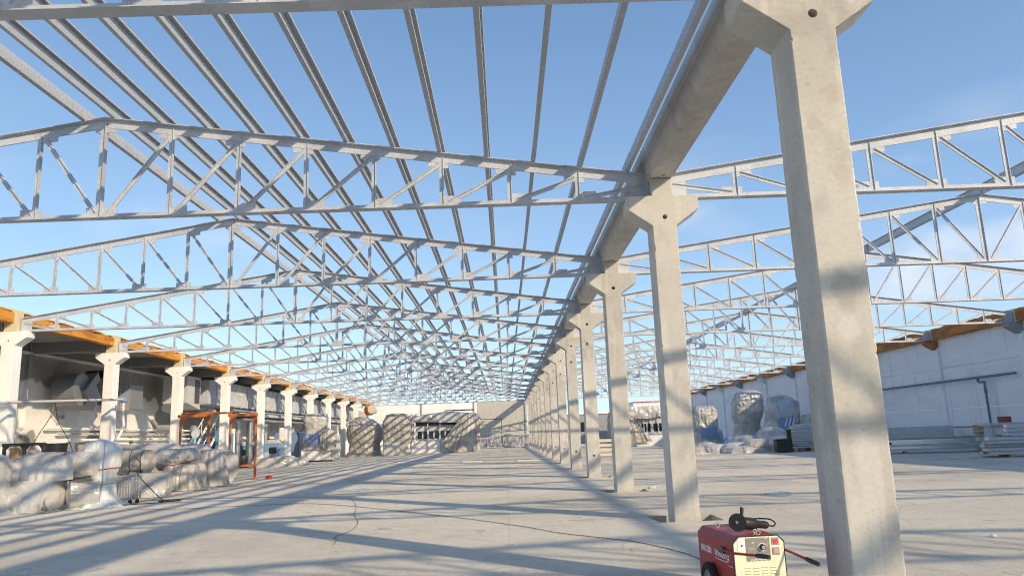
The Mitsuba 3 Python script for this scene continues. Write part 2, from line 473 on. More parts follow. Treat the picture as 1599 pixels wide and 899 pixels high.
# ------------------------------------------------------------------ trusses
def bar(p, q, sec, nrm=None):
    """A bar from p to q in the XZ plane; sec: points (u, v), u along the in-plane normal that points up, v along y."""
    p, q = np.array([p[0], 0, p[1]]), np.array([q[0], 0, q[1]])
    d = (q - p) / np.linalg.norm(q - p)
    n = np.array([-d[2], 0, d[0]])
    if n[2] < 0 or (abs(n[2]) < 1e-6 and n[0] < 0): n = -n
    rings = [np.array([e + n * u + np.array([0, v, 0]) for u, v in sec]) for e in (p, q)]
    k = len(sec); v = np.vstack(rings); f = []
    for j in range(k):
        l = (j + 1) % k
        f += [[j, l, k + l], [j, k + l, k + j]]
    _, ff = trimesh.creation.triangulate_polygon(sg.Polygon(sec), engine='earcut')
    vv, ff = trimesh.creation.triangulate_polygon(sg.Polygon(sec), engine='earcut')
    idx = [int(np.argmin(((np.array(sec) - x) ** 2).sum(1))) for x in vv]
    for t in ff:
        f += [[idx[t[0]], idx[t[1]], idx[t[2]]], [k + idx[t[2]], k + idx[t[1]], k + idx[t[0]]]]
    m = trimesh.Trimesh(v, f, process=False); m.fix_normals()
    return m


def tee(w, t, s, st): return [(0, -w), (0, w), (-t, w), (-t, st), (-s, st), (-s, -st), (-t, -st), (-t, -w)]


def truss_parts(L, sgn, half):
    """Local: x from 0 (middle row) to sgn*L; y = 0; z absolute. half: distance to the ridge."""
    ze, zr, zb = 6.55, 8.10, 6.035
    N = 8
    xs = [half * i / N for i in range(N + 1)] + [half + (L - half) * i / N for i in range(1, N + 1)]
    zt = lambda x: ze + (zr - ze) * (x / half if x <= half else (L - x) / (L - half))
    out = []
    sec = np.array([(-.11, 0), (.11, 0), (.11, -.013), (.016, -.013), (.016, -.19), (-.016, -.19), (-.016, -.013), (-.11, -.013)])
    def chord(sec, st):
        return loft([np.c_[np.full(len(sec), sgn * x), sec[:, 0], sec[:, 1] + z] for x, z in st])
    out.append(('top_chord', chord(sec, [(x, zt(x)) for x in np.r_[.012, np.linspace(0, half, 9)[1:], np.linspace(half, L, 9)[1:-1], L - .012]])))
    sb = np.array([(-.10, 0), (.10, 0), (.10, .013), (.016, .013), (.016, .095), (-.016, .095), (-.016, .013), (-.10, .013)])
    out.append(('bottom_chord', chord(sb, [(x, zb) for x in np.linspace(.012, L - .012, 17)])))
    for i in range(1, 2 * N):
        x = xs[i]; w = .06 if i == N else .042
        out.append(('post', bar((sgn * x, zb + .03), (sgn * x, zt(x) - .06), tee(w, .011, .085 if i != N else .12, .011))))
        # plates at the nodes; the outward side carries the diagonal below, the inward side above
        o = -1 if i < N else 1
        lo = (x - .30, x + .30) if i == N else tuple(sorted((x - o * .09, x + o * .32)))
        out.append(('gusset_plate', box(sgn * lo[0], sgn * lo[1], -.0075, .0075, zb + .018, zb + .225)))
        hi = (x - .22, x + .22) if i == N else tuple(sorted((x + o * .09, x - o * .30)))
        if 0 < i < 2 * N:
            zz = zt(x)
            pl = box(sgn * hi[0], sgn * hi[1], -.0075, .0075, -.29, -.11)
            sl = (zt(hi[1]) - zt(hi[0])) / (hi[1] - hi[0])
            if i != N:
                v = pl.vertices.copy(); v[:, 2] += zz + sl * (sgn * v[:, 0] - x); pl.vertices = v
            else: pl.apply_translation((0, 0, zz))
            out.append(('gusset_plate', pl))
    for i in range(2 * N):                                           # diagonals: foot on the ridge side, head on the outer side
        a, b = (i + 1, i) if i < N else (i, i + 1)
        o = -1 if i < N else 1
        fa = (xs[a] + o * .10, zb + .13); hx = xs[b] - o * .09
        hb = (hx, zt(hx) - .20 + (0 if 0 < b < 2 * N else .0))
        out.append(('diagonal', bar((sgn * fa[0], fa[1]), (sgn * hb[0], hb[1]), tee(.042, .011, .075, .012))))
    for x, s in ((0, 1), (L, -1)):
        e = sorted((sgn * x, sgn * (x + s * .012)))
        out.append(('end_plate', box(e[0], e[1], -.13, .13, zb - .003, ze + .01)))
        e = sorted((sgn * (x + s * .013), sgn * (x + s * .34)))
        out.append(('gusset_plate', box(e[0], e[1], -.0075, .0075, zb + .02, ze - .1)))
    return out


def add_trusses(sgn, x0, L, half, side, yend):
    parts = truss_parts(L, sgn, half)
    plies = [(n, mikit.ply(m, GAL)) for n, m in parts]
    whole = mikit.ply(cat([m for _, m in parts]), GAL)
    for k in range(0, NK + 1):
        y = Yk(k) + .32
        ang = math.degrees(math.atan2(sgn * (yend(k) - Yk(k)), L))
        tw = T().translate([x0, y, 0]).rotate([0, 0, 1], ang)
        lab = (f'galvanised steel roof truss over the {side} bay at the {ORD[k]} middle column' if k > 1 else
               f'nearest roof truss over the {side} bay, mostly above the top of the frame' if k == 1 else f'roof truss over the {side} bay behind the viewpoint')
        t = thing('roof_truss', lab, 'roof truss', f'roof trusses over the {side} bay')
        if 1 <= k <= 8:
            for n, s in plies: part(t, n, s, to_world=tw)
        else:
            put(t, whole, None, to_world=tw)


XTL, XTR = XL + .018, XL + CW - .018
LL, LR = XTL + 17.80, 24.62 - XTR
add_trusses(-1, XTL, LL, 10.69, 'left', YTk)
add_trusses(1, XTR, LR, 10.85, 'right', YRk)

# ------------------------------------------------------------------ purlins of the left bay
slope = math.atan2(1.55, 10.69)


def purlin_mesh(xb, opens, lean):
    """C profile standing on the top chord, its lower outer corner at xb. opens: +1 towards +x."""
    h, w, l, t = .25, .082, .03, .0035
    o = opens
    sec = [(0, 0), (w, 0), (w, l), (w - t, l), (w - t, t), (t, t), (t, h - t), (w - t, h - t), (w - t, h - l), (w, h - l), (w, h), (0, h)]
    sec = np.array([(o * x, z) for x, z in sec])
    ca, sa = math.cos(lean), math.sin(lean)
    sec = np.c_[sec[:, 0] * ca - sec[:, 1] * sa, sec[:, 0] * sa + sec[:, 1] * ca]
    zr = 8.10 - abs(xb + 7.73) * (1.55 / 10.69) + .006
    ms = []
    rings = lambda a, b, s, dx: loft([np.c_[s[:, 0] + xb + dx, np.full(len(s), y), s[:, 1] + zr] for y in (a, b)])
    ms.append(loft([np.c_[sec[:, 0] + xb, np.full(len(sec), y), sec[:, 1] + zr] for y in np.linspace(-6.0, YW - 5, 76)]))
    c = sec.mean(0)
    for k in range(0, NK + 1):                                       # lapped sleeves and cleats over each truss
        y = Yk(k) + .27
        ms.append(rings(y - .45, y + .45, (sec - c) * [1.0, 1.03] + c, -.004 * o))
        cl = np.array([(-.012 * o, -.004), (-.004 * o, -.004), (-.004 * o, .19), (-.012 * o, .19)])
        cl = np.c_[cl[:, 0] * ca - cl[:, 1] * sa, cl[:, 0] * sa + cl[:, 1] * ca]
        ms.append(rings(y - .05, y + .05, cl, 0))
    return cat(ms)


for i in range(12):
    xb = 2.53 - .922 * i
    lab = ('galvanised purlin closest to the row of concrete columns' if i == 0 else 'uppermost galvanised purlin on the near slope beside the ridge' if i == 11 else
           f'galvanised purlin running away over the left bay, {ORD[i + 1]} from the concrete columns')
    one('roof_purlin', purlin_mesh(xb, 1, -slope), PUR, lab, 'purlin', 'purlins of the left bay')
one('roof_purlin', purlin_mesh(-8.12, -1, slope), PUR, 'single galvanised purlin just over the ridge on the far slope of the left bay', 'purlin', 'purlins of the left bay')
# ridge beam over the right bay
h, w, t = .27, .075, .010
xr = XTR + 10.85 + .12; zr = 8.108
isec = [(-w, 0), (w, 0), (w, t), (t / 2, t), (t / 2, h - t), (w, h - t), (w, h), (-w, h), (-w, h - t), (-t / 2, h - t), (-t / 2, t), (-w, t)]
rb = thing('ridge_beam', 'long steel ridge beam lying on the trusses of the right bay', 'beam')
part(rb, 'profile', loft([np.array([(xr + a, y, zr + b) for a, b in isec]) for y in (-6, 101.)]), GAL)
for k in range(1, NK + 1):
    y = Yk(k) + .27 + (YRk(k) - Yk(k)) * .5
    for s in (-1, 1):
        e = sorted((s * .006, s * .07))
        part(rb, 'stiffener', box(xr + e[0], xr + e[1], y - .006, y + .006, zr + .012, zr + h - .012), GAL)

# ------------------------------------------------------------------ left row: white columns, orange edge beams, the annex behind
XA = -18.09
lw, ld = .48, .5
lsh = loft([np.array([(XA + a, b, z) for a, b in ((-lw / 2 + .02, 0), (lw / 2 - .02, 0), (lw / 2, .02), (lw / 2, ld - .02), (lw / 2 - .02, ld), (-lw / 2 + .02, ld), (-lw / 2, ld - .02), (-lw / 2, .02))]) for z in (-.05, 5.50)])
lhd = prism(column_head(XA - lw / 2, XA + lw / 2, .43, 5.50, 5.80, 6.025, 6.03, XA - .3, XA + .3)[:4] + [(XA - lw / 2 - .43, 6.025), (XA - lw / 2 - .43, 5.80)], 1, 0, ld, .014, 5.50)
lhd = cut(lhd, cyl((XA, -.1, 5.68), (XA, .2, 5.68), .05, 12))
rng = np.random.default_rng(5)


def lumpy(x0, x1, y0, y1, z0, z1, amp, n, seed, topamp=None):
    """A box of sprayed foam: many vertices, pushed about."""
    m = trimesh.creation.box((x1 - x0, y1 - y0, z1 - z0)); m.apply_translation(((x0 + x1) / 2, (y0 + y1) / 2, (z0 + z1) / 2))
    m = m.subdivide_to_size(n); m.merge_vertices()
    v = m.vertices.copy(); nr = m.vertex_normals
    d = (meshkit.fbm(v * [1.6, 1.3, 2.2], 4, seed) - .5) * 2 * amp
    v = v + nr * d[:, None]
    if topamp:
        tp = v[:, 2] > z1 - .08
        v[tp, 2] += (meshkit.fbm(v[tp] * [2, 1.8, 0] + 3, 4, seed + 1) - .4) * topamp
    m.vertices = v
    return m


for k in range(3, 15):
    y = YLk(k); n = k - 3
    lab = 'white painted column with forked head at the left edge of the frame' if k == 4 else ('white column further left than the frame' if k == 3 else f'white painted column with forked head, {ORD[n]} from the left in the row before the open annex')
    c = thing('white_column', lab, 'column', 'white columns before the open annex')
    a = lsh.copy(); a.apply_translation((0, y, 0)); b = lhd.copy(); b.apply_translation((0, y, 0))
    part(c, 'shaft', a, WHI); part(c, 'head', b, WHI)
    part(c, 'stub', lumpy(XA - .22, XA + .25, y + .05, y + ld - .1, 6.035, 6.80, .02, .12, 40 + k), YEL, label='yellowish foam covered stub on top')
    if k < 14:
        y1 = YLk(k + 1)
        e = thing('edge_beam', f'orange foam coated edge beam between the {ORD[n] if n else "hidden"} and {ORD[n + 1]} white columns', 'beam', 'orange edge beams above the white columns')
        part(e, 'foam_coat', lumpy(XA - .22, XA + .14, y + ld - .09, y1 + .04, 6.36, 6.71, .04, .14, 70 + k, .10), FOA, smooth=60)
        part(e, 'ragged_edge', lumpy(XA - .24, XA + .06, y + .1, y1 + .5, 6.78, 6.83, .03, .16, 110 + k, .14), YEL, label='pale ragged foam along the top')

# annex: back wall, end partition, roof, ceiling beams
ax = thing('annex_building', 'open white annex with patched plaster walls and a dark flat roof on the left', 'building')
XB = -21.9
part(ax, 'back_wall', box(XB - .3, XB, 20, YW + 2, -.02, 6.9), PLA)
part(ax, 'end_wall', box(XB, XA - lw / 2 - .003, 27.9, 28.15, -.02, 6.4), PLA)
part(ax, 'roof_slab', box(XB - .4, XA - .28, 20, YW + 2, 6.62, 6.85), SOF)
for k in range(4, 15):
    y = YLk(k)
    part(ax, 'ceiling_beam', box(XB + .002, XA - .302, y + .1, y + .5, 6.12, 6.615), SOF)
part(ax, 'ledge', box(XB + .002, XB + .22, 28.2, YW, 6.10, 6.20), WHI)
for k in range(4, 7):                                                # pipes let into the back wall
    y = YLk(k)
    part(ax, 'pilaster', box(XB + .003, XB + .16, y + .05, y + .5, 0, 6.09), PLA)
# thin hanger rods in the annex
for i, (x, y, za, zb_) in enumerate([(-20.6, 31.4, 4.9, 6.61), (-20.8, 33.5, 4.0, 6.61), (-20.3, 38.2, 4.2, 6.61), (-20.3, 39.0, 3.9, 6.61), (-20.6, 41.2, 3.7, 6.61), (-20.6, 42.1, 4.0, 6.61), (-20.1, 39.7, 4.4, 6.61)]):
    part(ax, 'hanger_rod', cyl((x, y, za), (x, y, zb_), .012, 5), LGR)

# elbow duct on the back wall of the first open bay
d = thing('duct_elbow', 'big grey sheet metal duct elbow against the patched back wall', 'duct')
ang = np.linspace(0, np.pi / 2, 9)
rings = []
for s in ang:
    cx, cz = -20.7, 4.0
    y0 = 34.7
    r0, r1 = .25, 1.55
    rings.append(np.array([(cx - .75, y0 + r0 * math.cos(s) + 1.2, cz + r0 * math.sin(s)), (cx + .75, y0 + r0 * math.cos(s) + 1.2, cz + r0 * math.sin(s)), (cx + .75, y0 + r1 * math.cos(s) + 1.2, cz + r1 * math.sin(s)), (cx - .75, y0 + r1 * math.cos(s) + 1.2, cz + r1 * math.sin(s))]))
def sweep(rings):
    n = len(rings[0]); v = np.vstack(rings); f = []
    for i in range(len(rings) - 1):
        for j in range(n):
            k = (j + 1) % n
            f += [[i * n + j, i * n + k, (i + 1) * n + k], [i * n + j, (i + 1) * n + k, (i + 1) * n + j]]
    return trimesh.Trimesh(v, f, process=False)
dm = trimesh.creation.cylinder(radius=.95, height=1.3, sections=28); dm.apply_transform(trimesh.transformations.rotation_matrix(np.pi / 2, [0, 1, 0])); dm.apply_scale(.82); dm.apply_translation((-20.9, 37.0, 4.55))
part(d, 'drum', dm, DUC, smooth=40)
sq = [(-.72, -.6), (.72, -.6), (.72, .6), (-.72, .6)]
q = prism(sq, 0, -21.35, -20.15); q = q.copy(); q.apply_transform(trimesh.transformations.rotation_matrix(np.radians(42), [1, 0, 0])); q.apply_translation((0, 37.8, 4.5))
part(d, 'box', q, DUC)
q2 = prism([(-.62, -.62), (.62, -.62), (.62, .62), (-.62, .62)], 0, -21.2, -20.14); q2.apply_transform(trimesh.transformations.rotation_matrix(np.radians(42), [1, 0, 0])); q2.apply_translation((0, 38.75, 4.75))
part(d, 'opening', q2, BLK, label='dark open end of the elbow')

# small wall cabinet duct in the second bay
d = thing('vent_box', 'grey sheet metal vent box beside the third white column', 'duct')
part(d, 'body', cbox(-21.2, -20.2, 41.3, 42.9, 3.75, 5.1, .03), DUC)
part(d, 'flange', box(-21.26, -20.14, 41.26, 41.3, 3.7, 5.15), GRY)

# the long galvanised duct
d = thing('long_duct', 'long galvanised sheet duct running behind the white columns under the annex roof', 'duct')
part(d, 'open_box', prism([(46.9, 4.3), (48.9, 3.95), (48.9, 5.95), (46.9, 5.95)], 0, -20.9, -19.4), LGR)
part(d, 'opening', box(-20.3, -19.397, 48.0, 48.8, 4.3, 5.8), DRK, label='dark brown opening of the duct box')
for j in range(0, 40):
    y = 49.0 + j * 1.25
    if 49 < y < 97:
        part(d, 'section', cbox(-20.75, -19.35, y, y + 1.19, 4.35, 5.95, .02), GAL if j % 3 else LGR)
        part(d, 'flange', box(-20.79, -19.31, y + 1.19, y + 1.25, 4.31, 5.99), LGR)
for i, (x, z, r, m, lab) in enumerate([(-19.5, 4.12, .10, STE, 'upper silver pipe under the long duct'), (-19.2, 3.86, .13, GAL, 'thick silver pipe under the long duct'), (-19.35, 3.52, .11, STE, 'lowest silver pipe under the long duct'), (-20.3, 3.72, .12, DRK, 'dark pipe under the long duct near the back wall')]):
    one('service_pipe', cyl((x, 55 + i, z), (x, 98, z), r, 12), m, lab, 'pipe', 'pipes under the long duct', smooth=40)

# steel water pipe with a blue valve in front of the first white columns
p = thing('water_pipe', 'thin steel pipe with a blue valve running across the first white columns', 'pipe')
part(p, 'pipe', cyl((-17.2, 23.0, 3.15), (-17.28, 34.75, 3.86), .055, 10), LGR, smooth=40)
part(p, 'valve', cbox(-17.4, -17.15, 34.72, 34.95, 3.72, 3.98, .04), BPR, label='blue valve')
part(p, 'down_pipe', tube(smooth_path([(-17.28, 34.85, 3.75), (-17.28, 34.86, 3.2), (-17.26, 34.9, 2.6), (-17.4, 34.5, 1.9)]), .06, 8), WHT, smooth=40, label='white hose hanging from the valve')
one('hanging_cable', tube(smooth_path([(-17.3, 29.6, 3.5), (-17.35, 29.4, 2.9), (-17.4, 28.8, 2.2), (-17.45, 28.5, 1.7)]), .014, 5), BLK, 'left one of two black cables hanging from the steel pipe', 'cable')
one('hanging_cable', tube(smooth_path([(-17.3, 29.62, 3.5), (-17.3, 29.9, 2.8), (-17.25, 30.6, 2.1), (-17.2, 30.9, 1.6)]), .014, 5), BLK, 'right one of two black cables hanging from the steel pipe', 'cable')

# roof sheds, door leaf and low partitions inside
one('door_leaf', cbox(-21.88, -21.8, 43.2, 44.9, 0, 2.3, .01), WHI, 'white door leaf leaning on the annex back wall', 'door')
one('partition', cbox(-21.0, -18.9, 53.9, 54.05, 0, 2.8, .01), WHI, 'white partition behind the orange gantry', 'wall')
f = thing('flue_bundle', 'pair of grey open pipes lying high behind the orange gantry', 'pipe')
part(f, 'pipe', cyl((-20.6, 46.2, 2.75), (-19.0, 44.8, 2.65), .26, 14), GAL, smooth=40)
part(f, 'pipe', cyl((-19.6, 48.6, 2.75), (-18.6, 46.4, 2.4), .24, 14), GAL, smooth=40)

for i, (z, m_, w_) in enumerate([(2.75, WHI, 'upper'), (2.5, LGR, 'middle'), (2.2, WHI, 'lower')]):
    one('wall_pipe', cyl((XB + .22, 36.5 + i, z), (XB + .22, 60, z), .06, 8), m_, f'{w_} thin pipe running along the annex back wall', 'pipe', smooth=40)
for i, (y, w_, h_, lab) in enumerate([(38.2, 1.3, 1.25, 'low white cupboard against the annex back wall, left one'), (41.5, 1.6, 1.5, 'low white cupboard against the annex back wall, right one')]):
    t = thing('wall_cupboard', lab, 'cupboard')
    part(t, 'body', cbox(XB + .01, XB + .6, y, y + w_, .05, h_, .01), WHI)
    part(t, 'door', box(XB + .602, XB + .62, y + .04, y + w_ / 2 - .01, .12, h_ - .06), LGR); part(t, 'door', box(XB + .602, XB + .62, y + w_ / 2 + .01, y + w_ - .04, .12, h_ - .06), LGR)
for i, (x, y, m_, lab) in enumerate([(-17.2, 44.0, BLU, 'blue drum standing before the third white column'), (-19.4, 57.4, DRK, 'dark drum standing in front of the silver pipes'), (-17.5, 72.6, GRY, 'grey drum by the seventh white column')]):
    one('drum', trimesh.creation.revolve(np.array([[0, 0], [.28, 0], [.29, .02], [.285, .3], [.295, .31], [.285, .32], [.285, .58], [.295, .59], [.285, .6], [.29, .87], [.28, .89], [0, .87]]), sections=24, transform=trimesh.transformations.translation_matrix((x, y, .004))), m_, lab, 'drum', smooth=40)

# white stair with handrail
st = thing('steel_stair', 'white steel stair with handrails between the third and fourth white columns', 'stair')
A, B = np.array([-19.3, 47.3, 0.]), np.array([-19.3, 51.2, 3.0])
for x in (-19.75, -18.85):
    part(st, 'stringer', tube([A + [x + 19.3, 0, 0], B + [x + 19.3, 0, 0]], .09, 4), WHI)
    part(st, 'handrail', tube([A + [x + 19.3, 0, 1.0], B + [x + 19.3, 0, 1.0], B + [x + 19.3, 1.4, 1.0]], .03, 6), WHI)
    for q in np.linspace(0, 1, 5): 
        b = A + (B - A) * q + [x + 19.3, 0, 0]
        part(st, 'baluster', cyl(b, b + [0, 0, 1.0], .025, 5), WHI)
for q in np.linspace(.04, .98, 13):
    b = A + (B - A) * q
    part(st, 'tread', box(-19.72, -18.88, b[1] - .14, b[1] + .14, b[2] - .02, b[2] + .02), GRY)
part(st, 'landing', box(-19.8, -18.8, 51.2, 53.2, 2.92, 3.0), GRY)

# blue machines and silver pipes in the annex
def machine(x, y, w, d_, h, mats, label, win=None):
    t = thing('plant_machine', label, 'machine')
    part(t, 'body', cbox(x - w / 2, x + w / 2, y, y + d_, .1, h, .04), mats)
    part(t, 'plinth', box(x - w / 2 + .05, x + w / 2 - .05, y + .05, y + d_ - .05, 0, .1), DRK)
    if win: part(t, 'window', box(x + win[0], x + win[1], y - .015, y - .002, win[2], win[3]), GLA)
    part(t, 'panel', box(x - w / 2 + .1, x - w / 2 + .5, y - .012, y - .002, h * .35, h * .6), LGR)
    part(t, 'hood', cbox(x - w / 3, x + w / 3, y + .2, y + d_ * .7, h + .002, h + .3, .03), LGR)
    return t


machine(-19.9, 51.5, 1.9, 2.4, 2.5, BLU, 'light blue machine under the white stair', (-.1, .6, 1.5, 2.1))
machine(-20.6, 60.5, 2.0, 1.8, 1.6, BLU, 'blue machine with a grey hood between the fourth and fifth white columns', (0, .6, .8, 1.3))
machine(-18.9, 62.5, 1.3, 1.6, 1.7, DBL, 'dark blue machine right of the blue one behind the gantry', (-.2, .4, .9, 1.4))
machine(-19.4, 68.5, 2.2, 2.2, 2.6, DBL, 'tall dark blue machine between the fifth and sixth white columns', (-.5, .3, 1.5, 2.2))
machine(-20.4, 77.0, 2.4, 2.4, 2.8, GRY, 'grey machine in the shade between the sixth and seventh white columns')
for i, (x, y, h_, r) in enumerate([(-20.9, 58.2, 3.5, .22), (-20.3, 58.6, 3.4, .2), (-19.6, 59.2, 3.6, .24), (-19.0, 59.9, 3.3, .2), (-20.6, 66.2, 3.4, .26), (-20.4, 73.6, 3.3, .28)]):
    s = thing('standing_flue', f'silver upright pipe, {ORD[i + 1]} from the left in the annex', 'pipe', 'upright silver pipes in the annex')
    part(s, 'pipe', cyl((x, y, 0.), (x, y, h_), r, 14), STE, smooth=40)
    for z in (.8, 1.7, 2.6): part(s, 'collar', cyl((x, y, z), (x, y, z + .06), r + .02, 14), GAL, smooth=40)

# ------------------------------------------------------------------ far wall of the left bay
fw_ = thing('far_wall', 'far end wall with bright white panels on the left and grey precast on the right', 'wall')
xs = [-18.2, -11.55, -3.9]
for i in range(2):
    for z0, z1 in ((0, 2.1), (2.11, 4.2), (4.21, 6.3)):
        part(fw_, 'white_panel', cbox(xs[i] + .005, xs[i + 1] - .005, YW, YW + .2, z0, z1, .008), WHI)
for j in range(3):
    for z0, z1 in ((0, 2.1), (2.11, 4.2), (4.21, 6.38)):
        part(fw_, 'grey_panel', cbox(-3.895 + j * 2.3, -3.9 + (j + 1) * 2.3 - .005, YW, YW + .2, z0, z1, .008), GPC)
for x in (-11.55, -4.3, 2.75):
    part(fw_, 'steel_post', box(x - .07, x + .07, YW - .15, YW - .003, 0, 6.35), GRY)
part(fw_, 'coping', box(-18.3, 3.0, YW - .05, YW + .25, 6.385, 6.45), WHI)
pf = thing('foam_lump', 'round orange foam lump where the annex meets the far wall', 'foam')
bl = trimesh.creation.icosphere(3, .75); v = bl.vertices; bl.vertices = v * (1 + .35 * (meshkit.fbm(v * 2.2 + 4, 3, 3) - .5))[:, None]; bl.apply_translation((-17.6, 100.3, 5.6))
put(pf, bl, FOA, smooth=True)
one('grey_duct_end', cat([cyl((-17.2, 99.2, 5.6), (-17.2, 100.8, 5.6), .55, 16), cyl((-18.9, 99.2, 4.6), (-18.9, 100.8, 4.6), .9, 16)]), PAL, 'pale rounded shaft beside the orange foam lump', 'duct', smooth=40)

# ------------------------------------------------------------------ right wall
rw = thing('right_wall', 'long shaded white panel wall along the right side of the right bay', 'wall')
XW = 24.95
ys = [YRk(k) + .25 for k in range(-1, 16)]
for a, b in zip(ys[:-1], ys[1:]):
    b = min(b, YW + 3)
    if a > YW: break
    for z0, z1 in ((-.02, .30), (.31, 2.16), (2.17, 4.42), (4.43, 6.12)):
        part(rw, 'panel', cbox(XW, XW + .22, a + .004, b - .004, z0, z1, .012), PAN)
    part(rw, 'pilaster', cbox(XW - .13, XW - .003, a - .25, a + .25, -.02, 5.62, .01), PAN)
part(rw, 'timber_strip', box(XW - .05, XW - .004, ys[3] + .3, ys[9], 1.12, 1.18), WOO)
for i, k in enumerate(range(-1, 14)):
    a = YRk(k) + .25
    if a > YW: break
    cb = prism([(24.25, 5.86), (24.4, 5.74), (XW - .135, 5.5), (XW - .003, 5.5), (XW - .003, 6.05), (24.25, 6.05)], 1, a - .2, a + .24, .012)
    part(rw, 'corbel', cb, FOD if k == 6 else (GRY if k % 2 else PAN))
    part(rw, 'stub', lumpy(24.66, 25.2, a - .24, a + .26, 6.055, 6.68, .02, .15, 210 + k), YEL)
    b = min(YRk(k + 1) + .25, YW + 2)
    e = thing('foam_gutter', f'rusty orange foam coated gutter on the right wall, {ORD[k - 3] + " visible length from the right edge" if k > 3 else "length " + ORD[k + 2] + " of those before the frame"}', 'gutter', 'orange gutters on the right wall')
    put(e, lumpy(24.62, 25.3, a + .27, b - .25, 6.08, 6.66, .045, .2, 240 + k, .12), FOD, smooth=60)
# drain pipe on the wall
p = thing('drain_pipe', 'dark blue grey drain pipe with a down leg on the right wall', 'pipe')
part(p, 'run', cyl((24.62, 36.4, 3.66), (24.62, 60.0, 3.62), .065, 10), mat('pipe_blue', (.12, .16, .22), .5), smooth=40)
part(p, 'bend', tube(smooth_path([(24.62, 39.4, 3.62), (24.6, 39.35, 3.42), (24.6, 38.9, 3.38), (24.6, 38.86, 3.1)]), .065, 10), 'pipe_blue', smooth=40)
part(p, 'down_leg', cyl((24.6, 38.86, 3.1), (24.6, 38.86, .5), .06, 10), 'pipe_blue', smooth=40)
part(p, 'collar', cyl((24.6, 38.86, 2.85), (24.6, 38.86, 3.1), .08, 10), 'pipe_blue', smooth=40)

# far end of the right bay
w = thing('end_shed', 'bright white shed wall with a red top edge at the end of the right bay', 'building')
part(w, 'wall', box(18.1, 24.7, 108, 112, -.02, 5.5), WHI)
part(w, 'red_edge', box(18.0, 24.8, 107.9, 112.1, 5.505, 5.62), REDB)
w = thing('low_shed', 'low grey shed with a white roof edge beyond the right bay', 'building')
part(w, 'wall', box(9, 17.5, 118, 124, -.02, 4.4), GRY)
part(w, 'roof', box(8.8, 17.7, 117.8, 124.2, 4.405, 4.75), WHI)
part(w, 'window', box(11.5, 13.0, 117.97, 117.998, 1.8, 3.2), GLA)

# ------------------------------------------------------------------ film wrapped goods
def wrapped(cx, cy, sections, rot=0., seed=0, folds=.035, nth=96, nz=44, skirt=.0, exp=3.2):
    """A standing bundle under film. sections: (z, hx, hy, ox, oy) from the floor to the top."""
    s = np.array(sections, float)
    zs = np.r_[np.linspace(s[0, 0], s[-1, 0], nz)]
    th = np.linspace(0, 2 * np.pi, nth, endpoint=False)
    rings = []
    for z in zs:
        hx, hy, ox, oy = [np.interp(z, s[:, 0], s[:, i]) for i in range(1, 5)]
        c, sn = np.cos(th), np.sin(th)
        r = (np.abs(c) ** exp + np.abs(sn) ** exp) ** (-1 / exp)
        rings.append(np.c_[hx * r * c + ox, hy * r * sn + oy, np.full(nth, z)])
    top = rings[-1]; cen = top.mean(0)
    for q in (.75, .45, .15):
        rr = cen + (top - cen) * q; rr[:, 2] += .05 * (1 - q) * max(top[:, 0].max() - top[:, 0].min(), .3)
        rings.append(rr)
    v = np.vstack(rings)
    ctr = v.mean(0)
    rad = v - [ctr[0], ctr[1], 0]; rad[:, 2] = 0; rad /= np.linalg.norm(rad, axis=1, keepdims=True) + 1e-9
    a = np.arctan2(rad[:, 1], rad[:, 0])
    P = np.c_[np.cos(a) * 3.0 + v[:, 2] * .8, np.sin(a) * 3.0 - v[:, 2] * .5, v[:, 2] * .9 + seed * 7.3]
    rid = 1 - 2 * np.abs(meshkit.fbm(P * 1.6, 4, seed) - .5) * 2
    vert = np.abs(meshkit.noise(np.c_[np.cos(a) * 9, np.sin(a) * 9, v[:, 2] * .35 + seed], seed + 3) - .5) * 2
    lump = meshkit.fbm(P * .55 + 3, 3, seed + 5) - .5
    size = min(s[:, 1].max(), s[:, 2].max())
    v = v + rad * ((folds * rid + folds * .8 * vert + lump * size * .15)[:, None])
    v[:, 2] += np.where(v[:, 2] > s[0, 0] + .1, (meshkit.fbm(v * [2.0, 2.0, .5] + seed, 3, seed + 9) - .5) * .18 * min(1, s[-1, 0] / 2), 0)
    if skirt:
        low = np.clip(1 - (v[:, 2] - s[0, 0]) / (.25 + .1 * vert), 0, 1)
        v += rad * (skirt * low ** 2 * (.5 + vert + rid * .4))[:, None]
    v[:, 2] = np.maximum(v[:, 2], .004)
    n = nth; f = []
    for i in range(len(rings) - 1):
        for j in range(n):
            k = (j + 1) % n
            f += [[i * n + j, i * n + k, (i + 1) * n + k], [i * n + j, (i + 1) * n + k, (i + 1) * n + j]]
    L = len(rings)
    v = np.vstack([v, v[(L - 1) * n:].mean(0)])
    for j in range(n): f.append([(L - 1) * n + j, (L - 1) * n + (j + 1) % n, L * n])
    m = trimesh.Trimesh(v, f, process=False)
    m = rotz(m, rot); m.apply_translation((cx, cy, 0))
    return m


